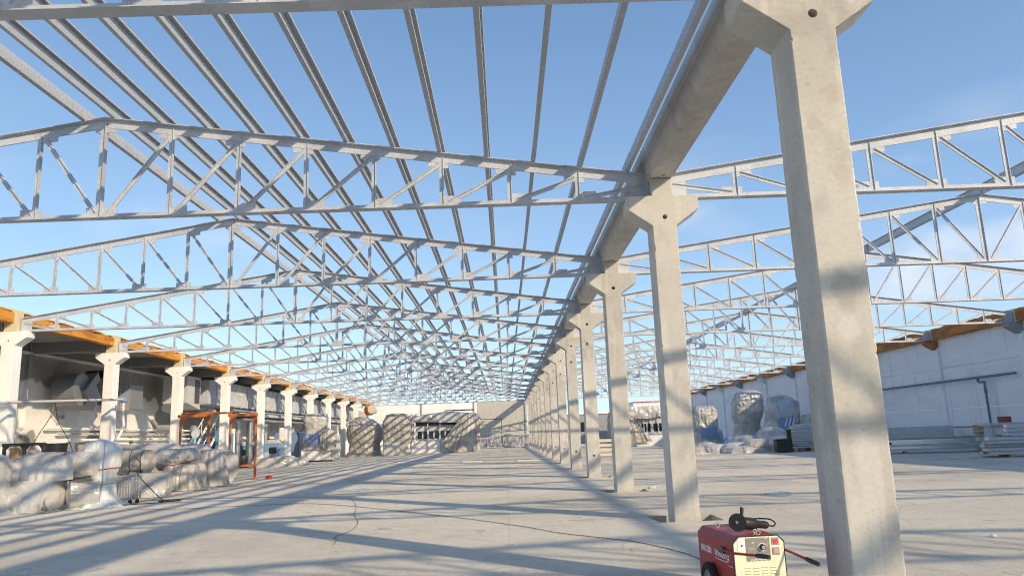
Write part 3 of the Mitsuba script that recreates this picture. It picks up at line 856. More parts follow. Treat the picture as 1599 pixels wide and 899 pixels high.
def roll(p, q, r, seed=0, folds=.03, squash=1., n=72, nl=60, tied=True):
    """A lying roll or duct length in film from p to q (axis points); its ends gathered."""
    p, q = np.array(p, float), np.array(q, float)
    d = q - p; L = np.linalg.norm(d); d /= L
    a = np.cross([0, 0, 1.], d); a /= np.linalg.norm(a); b = np.cross(d, a)
    ts = np.r_[-.10, -.06, -.02, np.linspace(0, L, nl), L + .02, L + .06, L + .10]
    rs = np.r_[.02, .45, .85, np.ones(nl), .85, .45, .02] if tied else np.r_[.02, .9, .98, np.ones(nl), .98, .9, .02]
    th = np.linspace(0, 2 * np.pi, n, endpoint=False)
    rings = []
    for t, k in zip(ts, rs):
        P = np.c_[np.cos(th) * 2.2, np.sin(th) * 2.2, np.full(n, t * 2.3 + seed * 5.1)]
        f1 = (1 - 4 * np.abs(meshkit.fbm(P * [1.4, 1.4, 1.2], 4, seed) - .5))
        f2 = meshkit.fbm(P * [.6, .6, .5] + 4, 3, seed + 2) - .5
        f3 = np.abs(meshkit.noise(np.c_[np.cos(th) * 5 + t * 1.5, np.sin(th) * 5, np.full(n, t * .7 + seed)], seed + 4) - .5)
        rr = (r + folds * f1 * .6 + folds * f3 * 1.5 + f2 * r * .14) * k
        pt = p + d * t + rr[:, None] * (np.cos(th)[:, None] * a + np.sin(th)[:, None] * b * squash)
        pt[:, 2] = np.maximum(pt[:, 2], .006)
        rings.append(pt)
    v = np.vstack(rings); f = []
    for i in range(len(rings) - 1):
        for j in range(n):
            k = (j + 1) % n
            f += [[i * n + j, i * n + k, (i + 1) * n + k], [i * n + j, (i + 1) * n + k, (i + 1) * n + j]]
    m = trimesh.Trimesh(v, f, process=False); m.fix_normals()
    return m


def sheet(cx, cy, w, d_, rot, seed, h=.10, nx=60, ny=40, base=.006):
    """Loose film lying crumpled on the floor."""
    x, y = np.meshgrid(np.linspace(-1, 1, nx), np.linspace(-1, 1, ny), indexing='ij')
    P = np.stack([x * w * 2.2, y * d_ * 2.2, np.full_like(x, seed * 3.7)], -1)
    rim = 1 + .22 * (meshkit.fbm(P * .7 + 5, 3, seed) - .5) * 2
    z = np.abs(meshkit.fbm(P, 4, seed + 1) - .5) * 2 * h * np.clip(1.25 - np.maximum(abs(x), abs(y)) ** 4, 0, 1) + base
    v = np.stack([x * w / 2 * rim, y * d_ / 2 * rim, z], -1).reshape(-1, 3)
    i, j = np.meshgrid(np.arange(nx - 1), np.arange(ny - 1), indexing='ij')
    q = np.stack([i * ny + j, (i + 1) * ny + j, (i + 1) * ny + j + 1, i * ny + j + 1], -1).reshape(-1, 4)
    m = trimesh.Trimesh(v, np.vstack([q[:, [0, 1, 2]], q[:, [0, 2, 3]]]), process=False)
    m = rotz(m, rot); m.apply_translation((cx, cy, 0))
    return m


def drape(pts_top, pts_bot, n=70, k=40, seed=1, amp=.12, mt=TAN):
    """A hanging cloth between an upper and a lower path."""
    a, b = smooth_path(pts_top, 12), smooth_path(pts_bot, 12)
    ia = np.linspace(0, len(a) - 1, n); ib = np.linspace(0, len(b) - 1, n)
    A = np.stack([np.interp(ia, np.arange(len(a)), a[:, i]) for i in range(3)], -1)
    Bm = np.stack([np.interp(ib, np.arange(len(b)), b[:, i]) for i in range(3)], -1)
    s = np.linspace(0, 1, k)[None, :, None]
    v = A[:, None] * (1 - s) + Bm[:, None] * s
    u = np.linspace(0, 1, n)[:, None]
    ph = meshkit.noise(np.stack([np.repeat(u * 9, k, 1), np.repeat(s[:, :, 0] * 1.2, n, 0), np.full((n, k), seed * 1.7)], -1), seed)
    ph2 = meshkit.fbm(np.stack([np.repeat(u * 24, k, 1), np.repeat(s[:, :, 0] * 4, n, 0), np.full((n, k), seed * 2.7)], -1), 3, seed)
    v[:, :, 1] -= amp * (np.abs(ph - .5) * 2 + .5 * ph2) + .12 * np.sin(np.pi * s[:, :, 0])
    v = v.reshape(-1, 3); v[:, 2] = np.maximum(v[:, 2], .01)
    i, j = np.meshgrid(np.arange(n - 1), np.arange(k - 1), indexing='ij')
    q = np.stack([i * k + j, (i + 1) * k + j, (i + 1) * k + j + 1, i * k + j + 1], -1).reshape(-1, 4)
    return trimesh.Trimesh(v, np.vstack([q[:, [0, 1, 2]], q[:, [0, 2, 3]]]), process=False)


def strap(m, plane_o, plane_n, w, mt, parent, name='strap', label=None):
    """A strap laid round a bundle where a plane cuts it."""
    m = m.copy(); m.merge_vertices()
    sec = m.section(plane_origin=plane_o, plane_normal=plane_n)
    if sec is None: return
    best = max(sec.discrete, key=len)
    pts = np.array(best)[::3]
    hull = pts
    c = pts.mean(0); pts = c + (pts - c) * 1.012
    pts[:, 2] = np.maximum(pts[:, 2], .01)
    part(parent, name, tube(np.vstack([pts, pts[:1]]), w, 5, cap=False), mt, label=label)


def ctr(*a): return np.array(a, float)


# front-left stack
t = thing('wrapped_bundle', 'film wrapped bundle cut off by the left edge of the frame', 'bundle')
part(t, 'film', wrapped(-14.35, 21.6, [(0, .75, .7, 0, 0), (.3, .62, .6, 0, 0), (1.0, .60, .55, 0, 0), (1.45, .52, .5, 0, 0), (1.6, .3, .3, 0, 0)], .2, 1, .03, skirt=.18), FIL, smooth=True)
t = thing('wrapped_roll', 'lower wrapped duct roll beside the left edge with a rumpled skirt', 'bundle')
part(t, 'film', roll((-14.3, 22.35, .44), (-12.72, 22.15, .43), .40, 2, .05), FIL, smooth=True)
part(t, 'skirt', sheet(-13.4, 21.75, 1.9, .5, 0, 4, .12), FIL, smooth=True)
part(t, 'film_drape', drape([(-14.4, 21.95, .90), (-13.6, 21.9, .88), (-12.66, 21.95, .86)], [(-14.5, 21.65, .03), (-13.6, 21.55, .02), (-12.75, 21.6, .02)], 90, 40, 31, .06), FIL, smooth=True)
t = thing('wrapped_roll', 'short dark lower wrapped roll left of the standing wrapped cabinet', 'bundle')
r2 = roll((-12.55, 22.5, .42), (-11.95, 22.9, .42), .38, 6, .05); part(t, 'film', r2, FIL, smooth=True)
t = thing('wrapped_roll', 'long upper wrapped duct roll lying on the lower rolls at the left', 'bundle')
r3 = roll((-13.85, 22.55, 1.22), (-11.95, 22.75, 1.20), .39, 3, .05); part(t, 'film', r3, FIL, smooth=True)
part(t, 'film_drape', drape([(-13.95, 22.2, 1.5), (-13.0, 22.25, 1.53), (-12.2, 22.3, 1.5)], [(-14.0, 21.95, .84), (-13.0, 21.93, .80), (-12.2, 22.05, .86)], 90, 36, 33, .05), FIL, smooth=True)
strap(r3, (-12.75, 22.6, 1.2), (1, .1, 0), .012, STR, t)
part(t, 'edge_cord', tube(smooth_path([(-13.8, 22.16, .86), (-13.0, 22.2, .84), (-12.3, 22.3, .86), (-11.9, 22.4, .92)]), .015, 5), BLK)
one('film_flap', sheet(-12.75, 22.05, .35, .5, .4, 17, .3, 24, 24), TAN, 'brown film flap hanging between the two lower rolls', 'film', smooth=True)

t = thing('wrapped_cabinet', 'tall narrow cabinet standing wrapped in clear film with blue and red straps', 'bundle')
cb = wrapped(-12.0, 23.1, [(0, .44, .36, -.03, 0), (.5, .37, .32, -.03, 0), (.9, .36, .31, -.02, 0), (1.15, .42, .36, .03, 0), (1.65, .43, .36, .03, 0), (1.86, .36, .30, -.02, 0)], 0, 8, .03, exp=5, skirt=.28)
part(t, 'film', cb, CLR, smooth=True)
part(t, 'strap', tube([(-11.72, 22.70, 1.9), (-11.70, 22.66, 1.2), (-11.74, 22.74, .7), (-11.74, 22.62, .06)], .013, 5), DBL, label='blue upright strap')
for z in (1.05, .62): strap(cb, (-12, 23.1, z), (-.12, 0, 1), .018 if z > 1 else .009, STR, t, label='red strap round the cabinet')
one('film_heap', sheet(-11.95, 22.75, 1.3, .8, .1, 21, .14), CLR, 'rumpled clear film on the floor at the foot of the wrapped cabinet', 'film', smooth=True)

# wire mesh crate with castors
t = thing('mesh_crate', 'grey wire mesh crate on castors right of the wrapped cabinet', 'crate')
x0, x1, y0, y1, z0, z1 = -11.98, -11.32, 23.65, 24.2, .14, .80
ms = []
for x in np.linspace(x0, x1, 9): ms += [box(x - .006, x + .006, y0, y0 + .012, z0, z1), box(x - .006, x + .006, y1 - .012, y1, z0, z1)]
for z in np.linspace(z0, z1, 9): ms += [box(x0, x1, y0 - .012, y0, z - .006, z + .006), box(x0, x1, y1, y1 + .012, z - .006, z + .006), box(x1, x1 + .012, y0, y1, z - .006, z + .006), box(x0 - .012, x0, y0, y1, z - .006, z + .006)]
for y in np.linspace(y0, y1, 7): ms += [box(x1 + .012, x1 + .024, y - .006, y + .006, z0, z1), box(x0 - .024, x0 - .012, y - .006, y + .006, z0, z1)]
part(t, 'mesh', cat(ms), GRY)
part(t, 'load', cbox(x0 + .06, x1 - .06, y0 + .06, y1 - .06, z0, z1 - .12, .04), LGR)
for x in (x0 + .06, x1 - .06):
    for y in (y0 + .05, y1 - .05): part(t, 'castor', cyl((x - .03, y, .07), (x + .03, y, .07), .07, 12), RUB)

t = thing('wrapped_roll', 'tan wrapped drum with dark cords lying behind the mesh crate', 'bundle')
r4 = roll((-13.7, 27.7, 1.18), (-12.65, 27.5, 1.16), .40, 12, .03, tied=False); part(t, 'film', r4, TAN, smooth=True)
part(t, 'base', roll((-13.7, 27.8, .4), (-12.6, 27.7, .4), .38, 13, .05), TAN, smooth=True)
for x in (-13.25, -12.85): strap(r4, (x, 27.6, 1.2), (1, .25, 0), .014, BLK, t, 'cord')
one('film_drape', drape([(-13.2, 26.6, .75), (-12.4, 26.7, .82), (-11.7, 26.9, .66)], [(-13.3, 26.3, .03), (-12.3, 26.3, .02), (-11.4, 26.6, .02)], 80, 30, 39, .06), FIL, 'clear film hanging over the low roll right of the mesh crate', 'film', smooth=True)
one('wrapped_roll', roll((-13.0, 26.95, .42), (-11.75, 27.3, .36), .37, 14, .07), FIL, 'low rumpled wrapped roll in front of the tan drum', 'bundle', smooth=True)
one('wrapped_roll', roll((-13.75, 30.9, 1.2), (-12.25, 30.7, 1.18), .36, 15, .07), FIL, 'upper rumpled wrapped roll left of the big film dome', 'bundle', smooth=True)
t = thing('wrapped_roll', 'lower wrapped roll under an orange strap left of the big film dome', 'bundle')
r5 = roll((-13.1, 30.6, .5), (-11.95, 30.5, .5), .47, 16, .06); part(t, 'film', r5, TAN, smooth=True)
part(t, 'film_drape', drape([(-13.2, 30.2, .95), (-12.5, 30.05, 1.0), (-11.9, 30.05, .95)], [(-13.3, 29.95, .04), (-12.5, 29.8, .03), (-11.75, 29.85, .03)], 80, 36, 37, .07), TAN, smooth=True)
part(t, 'strap', tube(smooth_path([(-13.4, 30.2, .88), (-12.8, 30.05, .98), (-12.2, 30.0, 1.08), (-11.95, 30.1, 1.16)]), .025, 5), STR, label='orange red strap')
t = thing('dark_engine', 'dark greasy machine part poking out between the wrapped rolls', 'machine')
for b in [(-13.5, -12.9, 29.7, 30.1, .15, .45), (-13.35, -13.0, 29.6, 29.9, .45, .7), (-13.0, -12.75, 29.65, 29.95, .3, .55)]: part(t, 'block', cbox(*b, .03), DRK)
part(t, 'shaft', cyl((-13.4, 29.55, .35), (-12.7, 29.6, .35), .05, 10), STE)
part(t, 'skid', box(-13.55, -12.65, 29.6, 30.2, .02, .14), PAL)
t = thing('wrapped_dome', 'big grey film dome over a drum at the right end of the left stack', 'bundle')
part(t, 'film', roll((-13.4, 33.9, .76), (-12.0, 33.3, .74), .72, 19, .07), FIL, smooth=True)
part(t, 'skirt', sheet(-12.4, 32.4, 2.4, .9, .2, 23, .16), FIL, smooth=True)
part(t, 'film_drape', drape([(-13.6, 33.2, 1.45), (-12.7, 32.75, 1.46), (-11.75, 32.6, 1.40)], [(-13.9, 32.6, .05), (-12.6, 32.15, .03), (-11.3, 32.0, .03)], 100, 44, 35, .10), FIL, smooth=True)
one('film_sheet', roll((-15.8, 31.4, 1.45), (-13.4, 31.7, 1.40), .45, 24, .06, .8), FIL, 'lilac grey film sheet over goods behind the tan drum', 'bundle', smooth=True)
one('film_sheet', roll((-16.2, 35.0, 1.38), (-13.5, 35.2, 1.36), .45, 25, .06, .8), FIL, 'lilac grey film sheet over goods behind the big film dome', 'bundle', smooth=True)
one('film_heap', sheet(-12.1, 30.1, 2.2, .8, .05, 27, .16), FIL, 'crumpled film on the floor before the wrapped rolls', 'film', smooth=True)

# black stools/frames and bucket behind the rolls
t = thing('trestle', 'black arched steel frame with brown panels standing behind the long wrapped roll', 'frame')
for x in (-16.15, -15.5, -14.9):
    part(t, 'leg', cbox(x - .04, x + .04, 25.0, 25.1, 0, 1.86, .012), BLK)
    for q in (-1, 1):
        if -16.2 < x + q * .2 < -14.8: part(t, 'gusset', prism([(x + q * .04, 1.74), (x + q * .04, 1.86), (x + q * .14, 1.86)], 1, 25.02, 25.08), BLK)
part(t, 'top_rail', cbox(-16.2, -14.85, 24.98, 25.12, 1.86, 1.95, .012), BLK)
part(t, 'panel', cbox(-16.05, -15.75, 25.15, 25.2, .9, 1.8, .01), WOO)
part(t, 'shelf', cbox(-16.2, -14.85, 24.98, 25.12, 1.0, 1.06, .012), BLK)
t = thing('black_bucket', 'black round bucket standing next to the black frame', 'bucket')
part(t, 'bin', cyl((-14.25, 24.6, 1.2), (-14.25, 24.6, 1.86), .28, 20, .34), BLK, smooth=40)
part(t, 'rim', cyl((-14.25, 24.6, 1.86), (-14.25, 24.6, 1.9), .36, 20), BLK, smooth=40)
part(t, 'stand', cbox(-14.55, -13.95, 24.3, 24.9, 0, 1.2, .02), GRY)

# black hose from the tan drum down to the floor
hose = smooth_path([(-12.9, 27.1, 1.35), (-12.3, 26.2, 1.15), (-11.9, 25.2, .85), (-11.3, 24.9, .35), (-10.7, 24.4, .05), (-10.3, 24.0, .03), (-10.1, 24.3, .03), (-10.4, 24.6, .03), (-10.7, 24.1, .04), (-10.4, 23.7, .03), (-11.2, 23.2, .03), (-11.6, 23.4, .03)])
one('black_hose', tube(hose, .015, 6), BLK, 'black hose curling from the wrapped drum down to the floor', 'hose', smooth=60)

# orange gantry
g = thing('gantry_frame', 'orange steel gantry with four braced legs behind the left stack', 'gantry')
for i, (x, y) in enumerate([(-15.3, 36.4), (-14.05, 36.6), (-13.25, 37.2), (-12.1, 37.45)]):
    part(g, 'leg', cbox(x - .05, x + .05, y - .05, y + .05, .03, 3.12, .01), ORA)
    part(g, 'foot', box(x - .18, x + .18, y - .15, y + .15, .005, .035), ORA)
    s = 1 if i % 2 == 0 else -1
    part(g, 'brace', prism([(x + s * .05, 2.65), (x + s * .05, 3.0), (x + s * .30, 3.0)], 1, y - .03, y + .03), ORA)
part(g, 'rail', cbox(-15.45, -13.95, 36.38, 36.55, 3.0, 3.14, .012), ORA)
part(g, 'rail', cbox(-13.4, -12.0, 37.2, 37.4, 3.0, 3.14, .012), ORA)
part(g, 'rail', tube([(-15.3, 36.42, 3.19), (-13.2, 37.3, 3.19)], .045, 4), ORA)
part(g, 'cross_bar', cbox(-13.2, -12.1, 37.25, 37.33, .62, .72, .01), ORA)
one('red_block', cbox(-11.45, -11.2, 37.0, 37.25, .003, .16, .015), REDB, 'small red block on the floor left of the gantry foot', 'block')

# low wrapped pallets behind the gantry
for i, (x, y, w_, d_, h_) in enumerate([(-17.6, 56.5, .9, .7, .65), (-16.3, 57.2, .9, .7, .75), (-15.5, 58.0, .7, .6, .55)]):
    t = thing('wrapped_pallet', f'low film wrapped pallet, {("left", "middle", "right")[i]} one of three before the fifth white column', 'pallet', 'low wrapped pallets')
    part(t, 'film', wrapped(x, y, [(.0, w_, d_, 0, 0), (h_ * .6, w_ * .9, d_ * .9, 0, 0), (h_, w_ * .7, d_ * .7, 0, 0)], .2 * i, 30 + i, .05, 64, 20, skirt=.1), FIL, smooth=True)

# big wrapped machines further back
def wm(name, label, cx, cy, secs, mt, seed, rot=0., folds=.09, logo=None, skirt=.05, exp=3.2, cat_='machine'):
    t = thing(name, label, cat_)
    m = wrapped(cx, cy, secs, rot, seed, folds, 110, 60, skirt, exp)
    part(t, 'film', m, mt, smooth=True)
    return t, m


def onface(m, x, z, lift=.02):
    """The y of the bundle's near face at (x, z)."""
    v = m.vertices; d = np.abs(v[:, 0] - x) * 1.0 + np.abs(v[:, 2] - z)
    near = np.argsort(d)[:40]
    return v[near, 1].min() - lift


def print_patch(t, m, x0, x1, z0, z1, mt, label=None, name='printed_patch', n=14):
    """A printed patch that follows the film's near face."""
    xs_, zs_ = np.linspace(x0, x1, n), np.linspace(z0, z1, n)
    v = np.array([(x, onface(m, x, z), z) for x in xs_ for z in zs_]).reshape(n, n, 3)
    y = v[:, :, 1].copy()
    for _ in range(3):
        yp = np.pad(y, 1, 'edge'); y = np.minimum(y, (yp[:-2, 1:-1] + yp[2:, 1:-1] + yp[1:-1, :-2] + yp[1:-1, 2:]) / 4)
    v[:, :, 1] = y; v = v.reshape(-1, 3)
    wob = lambda q: np.stack([(meshkit.fbm(np.c_[v[:, 0] * 2.2, v[:, 2] * 2.2, np.full(len(v), q)], 3, 5) - .5)], -1)
    v[:, 0] += wob(1.0)[:, 0] * .5 * (x1 - x0); v[:, 2] += wob(7.0)[:, 0] * .5 * (z1 - z0)
    i, j = np.meshgrid(np.arange(n - 1), np.arange(n - 1), indexing='ij')
    q = np.stack([i * n + j, (i + 1) * n + j, (i + 1) * n + j + 1, i * n + j + 1], -1).reshape(-1, 4)
    part(t, name, trimesh.Trimesh(v, np.vstack([q[:, [0, 1, 2]], q[:, [0, 2, 3]]]), process=False), mt, smooth=True, label=label)


t, m = wm('wrapped_machine', 'white wrapped machine with a blue printed patch before the sixth white column', -16.55, 68.2, [(1.05, 1.34, .95, 0, 0), (1.3, 1.3, .92, 0, 0), (2.2, 1.22, .9, .05, 0), (2.6, .9, .75, 0, 0)], FIL, 41, exp=6, folds=.07)
part(t, 'body', cbox(-17.85, -15.3, 67.32, 69.1, .12, 1.1, .05), WHT); part(t, 'foot', box(-17.7, -15.45, 67.5, 69.0, 0, .118), DRK)
part(t, 'film_top', wrapped(-16.75, 68.2, [(2.45, .75, .65, 0, 0), (2.9, .85, .7, 0, 0), (3.7, .98, .75, 0, 0), (4.1, .85, .65, 0, 0)], .1, 45, .07, 90, 34, 0, 6), FIL, smooth=True)
part(t, 'side_box', cbox(-15.28, -14.75, 67.6, 68.8, .1, 2.2, .04), LGR)
part(t, 'film_side', drape([(-16.0, 67.1, 2.5), (-15.3, 67.0, 2.7), (-14.6, 67.2, 2.4)], [(-16.1, 67.0, 1.4), (-15.4, 66.9, .9), (-14.7, 67.1, 1.2)], seed=21, amp=.18), TAN, smooth=True)
print_patch(t, m, -17.1, -16.2, 1.5, 2.35, BPR, 'blue printed patch')
print_patch(t, m, -17.5, -17.25, 1.5, 2.4, BPR, 'narrow blue printed patch')
d = thing('framed_door', 'white framed cabinet door with a yellow notice left of the white wrapped machine', 'door')
part(d, 'frame', cbox(-19.4, -18.6, 66.2, 66.35, 0, 3.0, .02), WHI)
part(d, 'notice', box(-19.15, -18.9, 66.17, 66.198, 1.4, 1.9), mat('notice_yellow', (.6, .4, .05), .6))
part(d, 'edge', box(-18.59, -18.52, 66.2, 66.7, 0, 3.0), DRK)
wm('wrapped_machine', 'round topped machine under grey wrinkled film before the white far wall', -15.3, 84.0, [(0, 1.85, 1.2, -.15, 0), (.6, 1.6, 1.1, -.1, 0), (1.3, 1.5, 1.05, -.05, 0), (1.7, 1.75, 1.2, 0, 0), (2.4, 1.9, 1.3, .05, 0), (3.0, 1.75, 1.2, 0, 0), (3.5, 1.45, 1.0, -.1, 0), (3.9, 1.0, .8, -.25, 0), (4.15, .45, .4, -.35, 0)], TAN, 43, folds=.10, exp=2.3)
t, m = wm('wrapped_machine', 'tall tan wrapped machine left of the framed white machine', -11.7, 82.5, [(0, 1.1, .9, 0, 0), (1.2, 1.1, .9, 0, 0), (1.35, 1.25, 1.0, 0, 0), (2.6, 1.35, 1.0, .0, 0), (3.5, 1.3, 1.0, .05, 0), (4.3, 1.0, .8, .1, 0)], TAN, 44, folds=.10, exp=5)
part(t, 'cabinet', cbox(-12.9, -11.2, 81.2, 82.0, .02, 1.35, .03), LGR)
one('white_cabinet', cbox(-14.0, -13.1, 88.0, 89, 0, 2.9, .03), WHT, 'plain white cabinet between the two tan wrapped machines', 'cabinet')

# framed machine with windows, half covered by a draped film
t = thing('framed_machine', 'long white machine with a row of dark windows under a draped tan film', 'machine')
x0, x1, y0 = -11.1, -3.2, 87.0
part(t, 'base', cbox(x0 + .3, x1 - .2, y0, y0 + 2.5, 0, 1.45, .04), WHT)
part(t, 'window_band', box(x0 + .9, x1 - 1.2, y0 + .25, y0 + 2.4, 1.452, 3.05), LGR)
nwin = 9
for i in range(nwin):
    xa = x0 + 1.15 + i * .64
    part(t, 'window', box(xa, xa + .46, y0 + .22, y0 + .248, 1.62, 2.45), GLA)
part(t, 'dark_band', box(x0 + .9, x1 - 1.2, y0 + .3, y0 + 2.35, 3.052, 3.45), DRK)
part(t, 'roof', cbox(x0 + .6, x1 - .6, y0, y0 + 2.5, 3.46, 3.6, .02), WHT)
for x in (x0, x0 + .5, x0 + 2.3, x0 + 3.7, x1 - .3):
    part(t, 'frame_post', box(x - .06, x + .06, y0 - .12, y0 - .02, 0, 3.95), LGR)
part(t, 'frame_rail', box(x0, x1 - .2, y0 - .11, y0 - .01, 3.96, 4.06), LGR)


part(t, 'film_drape', drape([(-4.9, 86.7, 3.9), (-4.5, 86.6, 4.0), (-3.8, 86.6, 4.0), (-2.9, 86.7, 3.6)], [(-7.2, 86.3, 1.1), (-6.0, 86.2, .15), (-4.0, 86.2, .05), (-2.9, 86.4, .05)], seed=3, amp=.25), TAN, smooth=True, label='tan film hanging over the right end')
part(t, 'film_drape', drape([(x0 - .1, 86.7, 4.15), (-8.5, 86.7, 4.25), (-6.0, 86.7, 4.2), (-2.9, 86.7, 4.1)], [(x0 - .1, 86.6, 3.6), (-8.5, 86.6, 3.45), (-6.0, 86.6, 3.3), (-2.9, 86.6, 3.4)], seed=5, amp=.25), FIL, smooth=True, label='pale film along the top')
part(t, 'film_drape', drape([(x0 - .2, 86.7, 4.0), (x0 + .3, 86.7, 4.1), (x0 + .9, 86.7, 4.0)], [(x0, 86.6, 1.2), (x0 + .3, 86.5, 1.5), (x0 + .8, 86.6, 1.6)], seed=7, amp=.2), TAN, smooth=True, label='tan film hanging at the left end')
tp = wrapped(-6.5, 88.3, [(3.62, 3.6, 1.4, 0, 0), (4.0, 3.4, 1.3, 0, 0), (4.3, 3.0, 1.0, 0, 0)], 0, 47, .12, 110, 14)
part(t, 'film_top', tp, FIL, smooth=True)
one('timber_bar', cbox(-7.0, -3.6, 88.2, 88.35, 4.62, 4.76, .01), DRK, 'dark bar lying on top of the framed machine', 'bar')

# spare trusses stacked on the floor at the far wall
for i in range(3):
    t = thing('stacked_truss', f'spare steel truss standing on the floor by the far wall, {("front", "middle", "rear")[i]} one', 'roof truss', 'spare trusses by the far wall')
    y = 103.0 + i * .55
    xa, xb, zt_ = -3.6, 3.0, 1.75 - .1 * i
    part(t, 'top_chord', tube([(xa, y, zt_ - .5), (.2, y, zt_), (xb, y, zt_ - .15)], .09, 4), GAL)
    part(t, 'bottom_chord', tube([(xa, y, .12), (xb, y, .12)], .08, 4), GAL)
    xx = np.linspace(xa + .2, xb - .2, 8) + .13 * i
    for a, b in zip(xx[:-1], xx[1:]):
        part(t, 'post', tube([(a, y, .12), (a, y, zt_ - .3)], .05, 4), GAL); part(t, 'diagonal', tube([(a, y, .12), (b, y, zt_ - .2)], .05, 4), GAL)
t = thing('pipe_gate', 'thin dark steel frame standing before the grey far wall', 'frame')
part(t, 'leg', cyl((-.55, 104.9, 0), (-.55, 104.9, 3.9), .05, 6), DRK); part(t, 'rail', cyl((-3.6, 104.9, 3.9), (-.5, 104.9, 3.9), .05, 6), DRK)

# ------------------------------------------------------------------ goods along the right wall
t, m = wm('wrapped_machine', 'wrapped machine with a dark blue lower half at the far end of the right wall', 17.7, 68.0, [(0, 1.25, .9, .1, 0), (1.3, 1.1, .85, .1, 0), (1.6, 1.0, .8, -.1, 0), (3.2, .95, .75, -.1, 0), (3.5, .7, .6, -.1, 0)], FIL, 51, exp=4.5)
print_patch(t, m, 17.0, 18.5, .7, 1.75, DBL, 'dark blue lower half', 'blue_skirt')
t, m = wm('wrapped_machine', 'tall tan and silver wrapped machine against the right wall', 19.7, 62.5, [(0, 1.0, .9, 0, 0), (1.0, .95, .85, -.1, 0), (1.8, .8, .8, -.1, 0), (2.6, 1.1, .9, 0, 0), (3.6, 1.1, .9, .1, 0), (4.2, .95, .8, .2, 0), (4.45, .6, .5, .2, 0)], FIL, 52, folds=.10, exp=4.5)
t, m = wm('wrapped_machine', 'white wrapped machine with a blue printed emblem right of the tall tan one', 21.3, 59.0, [(0, 1.2, .9, -.2, 0), (1.2, 1.1, .9, -.2, 0), (2.2, 1.15, .9, 0, 0), (3.3, 1.1, .85, .1, 0), (3.8, .6, .5, -.2, 0)], FIL, 53, folds=.08, exp=4)
print_patch(t, m, 20.8, 21.9, 1.45, 2.25, BPR, 'blue printed emblem')
print_patch(t, m, 20.8, 21.9, 2.5, 3.5, mat('bluish_film', (.42, .48, .56), .3), 'bluish upper panel')
yy = onface(m, 21.35, 1.9, .05)
for j in range(3):
    a = np.array([(21.0 + .28 * j, yy - .02, 1.5), (21.12 + .28 * j, yy - .02, 1.5), (21.32 + .28 * j, yy - .02, 2.15), (21.24 + .28 * j, yy - .02, 2.15)])
    part(t, 'emblem_stripe', loft([a, a + [0, .015, 0]]), WHT)
wm('wrapped_machine', 'lower grey wrapped machine behind the white one with the emblem', 23.2, 57.5, [(0, .9, .9, 0, 0), (1.6, .9, .9, 0, 0), (2.3, .7, .7, 0, 0)], TAN, 54)
rs = np.random.default_rng(8)
for i, (x, y, hx, hy, h_) in enumerate([(12.6, 50.6, .8, .7, .42), (13.7, 50.2, .9, .7, .55), (14.8, 49.6, 1.0, .8, .62), (15.9, 48.6, 1.1, .8, .8), (17.2, 48.2, 1.1, .8, .95), (17.3, 50.2, 1.4, .9, 1.5), (19.2, 49.6, 1.5, .9, 1.6), (15.8, 51.0, 1.2, .8, 1.0), (18.6, 47.9, .9, .6, .8), (13.2, 52.0, 1.0, .8, .7), (14.6, 47.9, .8, .6, .4), (20.6, 48.6, 1.2, .8, 1.25)]):
    one('film_bale', wrapped(x, y, [(0, hx, hy, 0, 0), (h_ * .5, hx * 1.05, hy * 1.05, 0, 0), (h_ * .85, hx * .8, hy * .8, 0, 0), (h_, hx * .45, hy * .45, 0, 0)], .3 * i, 60 + i, .09, 64, 22, .12, 2.4), FIL if i % 3 else TAN,
        f'crumpled grey film bale, {ORD[i + 1]} of the heap before the right wall', 'bundle', 'film bales before the right wall', smooth=True)
one('blue_bag', wrapped(15.6, 53.6, [(0, .5, .4, 0, 0), (.5, .5, .4, 0, 0), (.9, .2, .2, 0, 0)], 0, 81, .08, 48, 20), BPR, 'bright blue bag on the heap before the right wall', 'bag', smooth=True)
# stack of folded galvanised strips with a black block
t = thing('strip_stack', 'stack of bright galvanised strips behind the nearest column', 'steel stack')
for j in range(8):
    part(t, 'strip', cbox(17.2 + .03 * (j % 2), 18.7, 46.4, 47.2, .22 + j * .135, .22 + j * .135 + .09, .01), STE)
part(t, 'bearer', box(17.3, 17.5, 46.4, 47.2, .0, .218), WOO); part(t, 'bearer', box(18.3, 18.5, 46.4, 47.2, .0, .218), WOO)
t = thing('black_crate', 'black crate left of the galvanised strips', 'crate')
part(t, 'body', cbox(16.1, 16.9, 45.9, 46.5, .03, .72, .03), BLK); part(t, 'lid', cbox(16.05, 16.75, 45.95, 46.5, .722, .80, .02), BLK)
part(t, 'post', cbox(16.92, 17.16, 46.3, 46.5, .03, 1.35, .02), BLK)
# piles of purlins
def pile(key, x0, x1, y, d_, rows, z0, mt, yaw=0., tw=.2, th=.1, seed=0, tilt=0):
    r = np.random.default_rng(seed); c = ((x0 + x1) / 2, y)
    for j in range(rows):
        nn = int(d_ / tw)
        for i in range(nn):
            dx = r.uniform(-.3, .3) * (.4 + .6 * (j % 2)); mq = (GAL, STE, GRY, mt)[r.integers(4)]
            sec = [(y + i * tw, z0 + j * th), (y + i * tw + tw * .93, z0 + j * th), (y + i * tw + tw * .93, z0 + j * th + th * .9), (y + i * tw + tw * .55, z0 + j * th + th * .9), (y + i * tw + tw * .55, z0 + j * th + th * .72), (y + i * tw + tw * .38, z0 + j * th + th * .72), (y + i * tw + tw * .38, z0 + j * th + th * .86), (y + i * tw, z0 + j * th + th * .86)]
            part(key, 'purlin', rotz(prism(sec, 0, x0 + dx, x1 + dx), yaw, (c[0], c[1], 0)), mq)


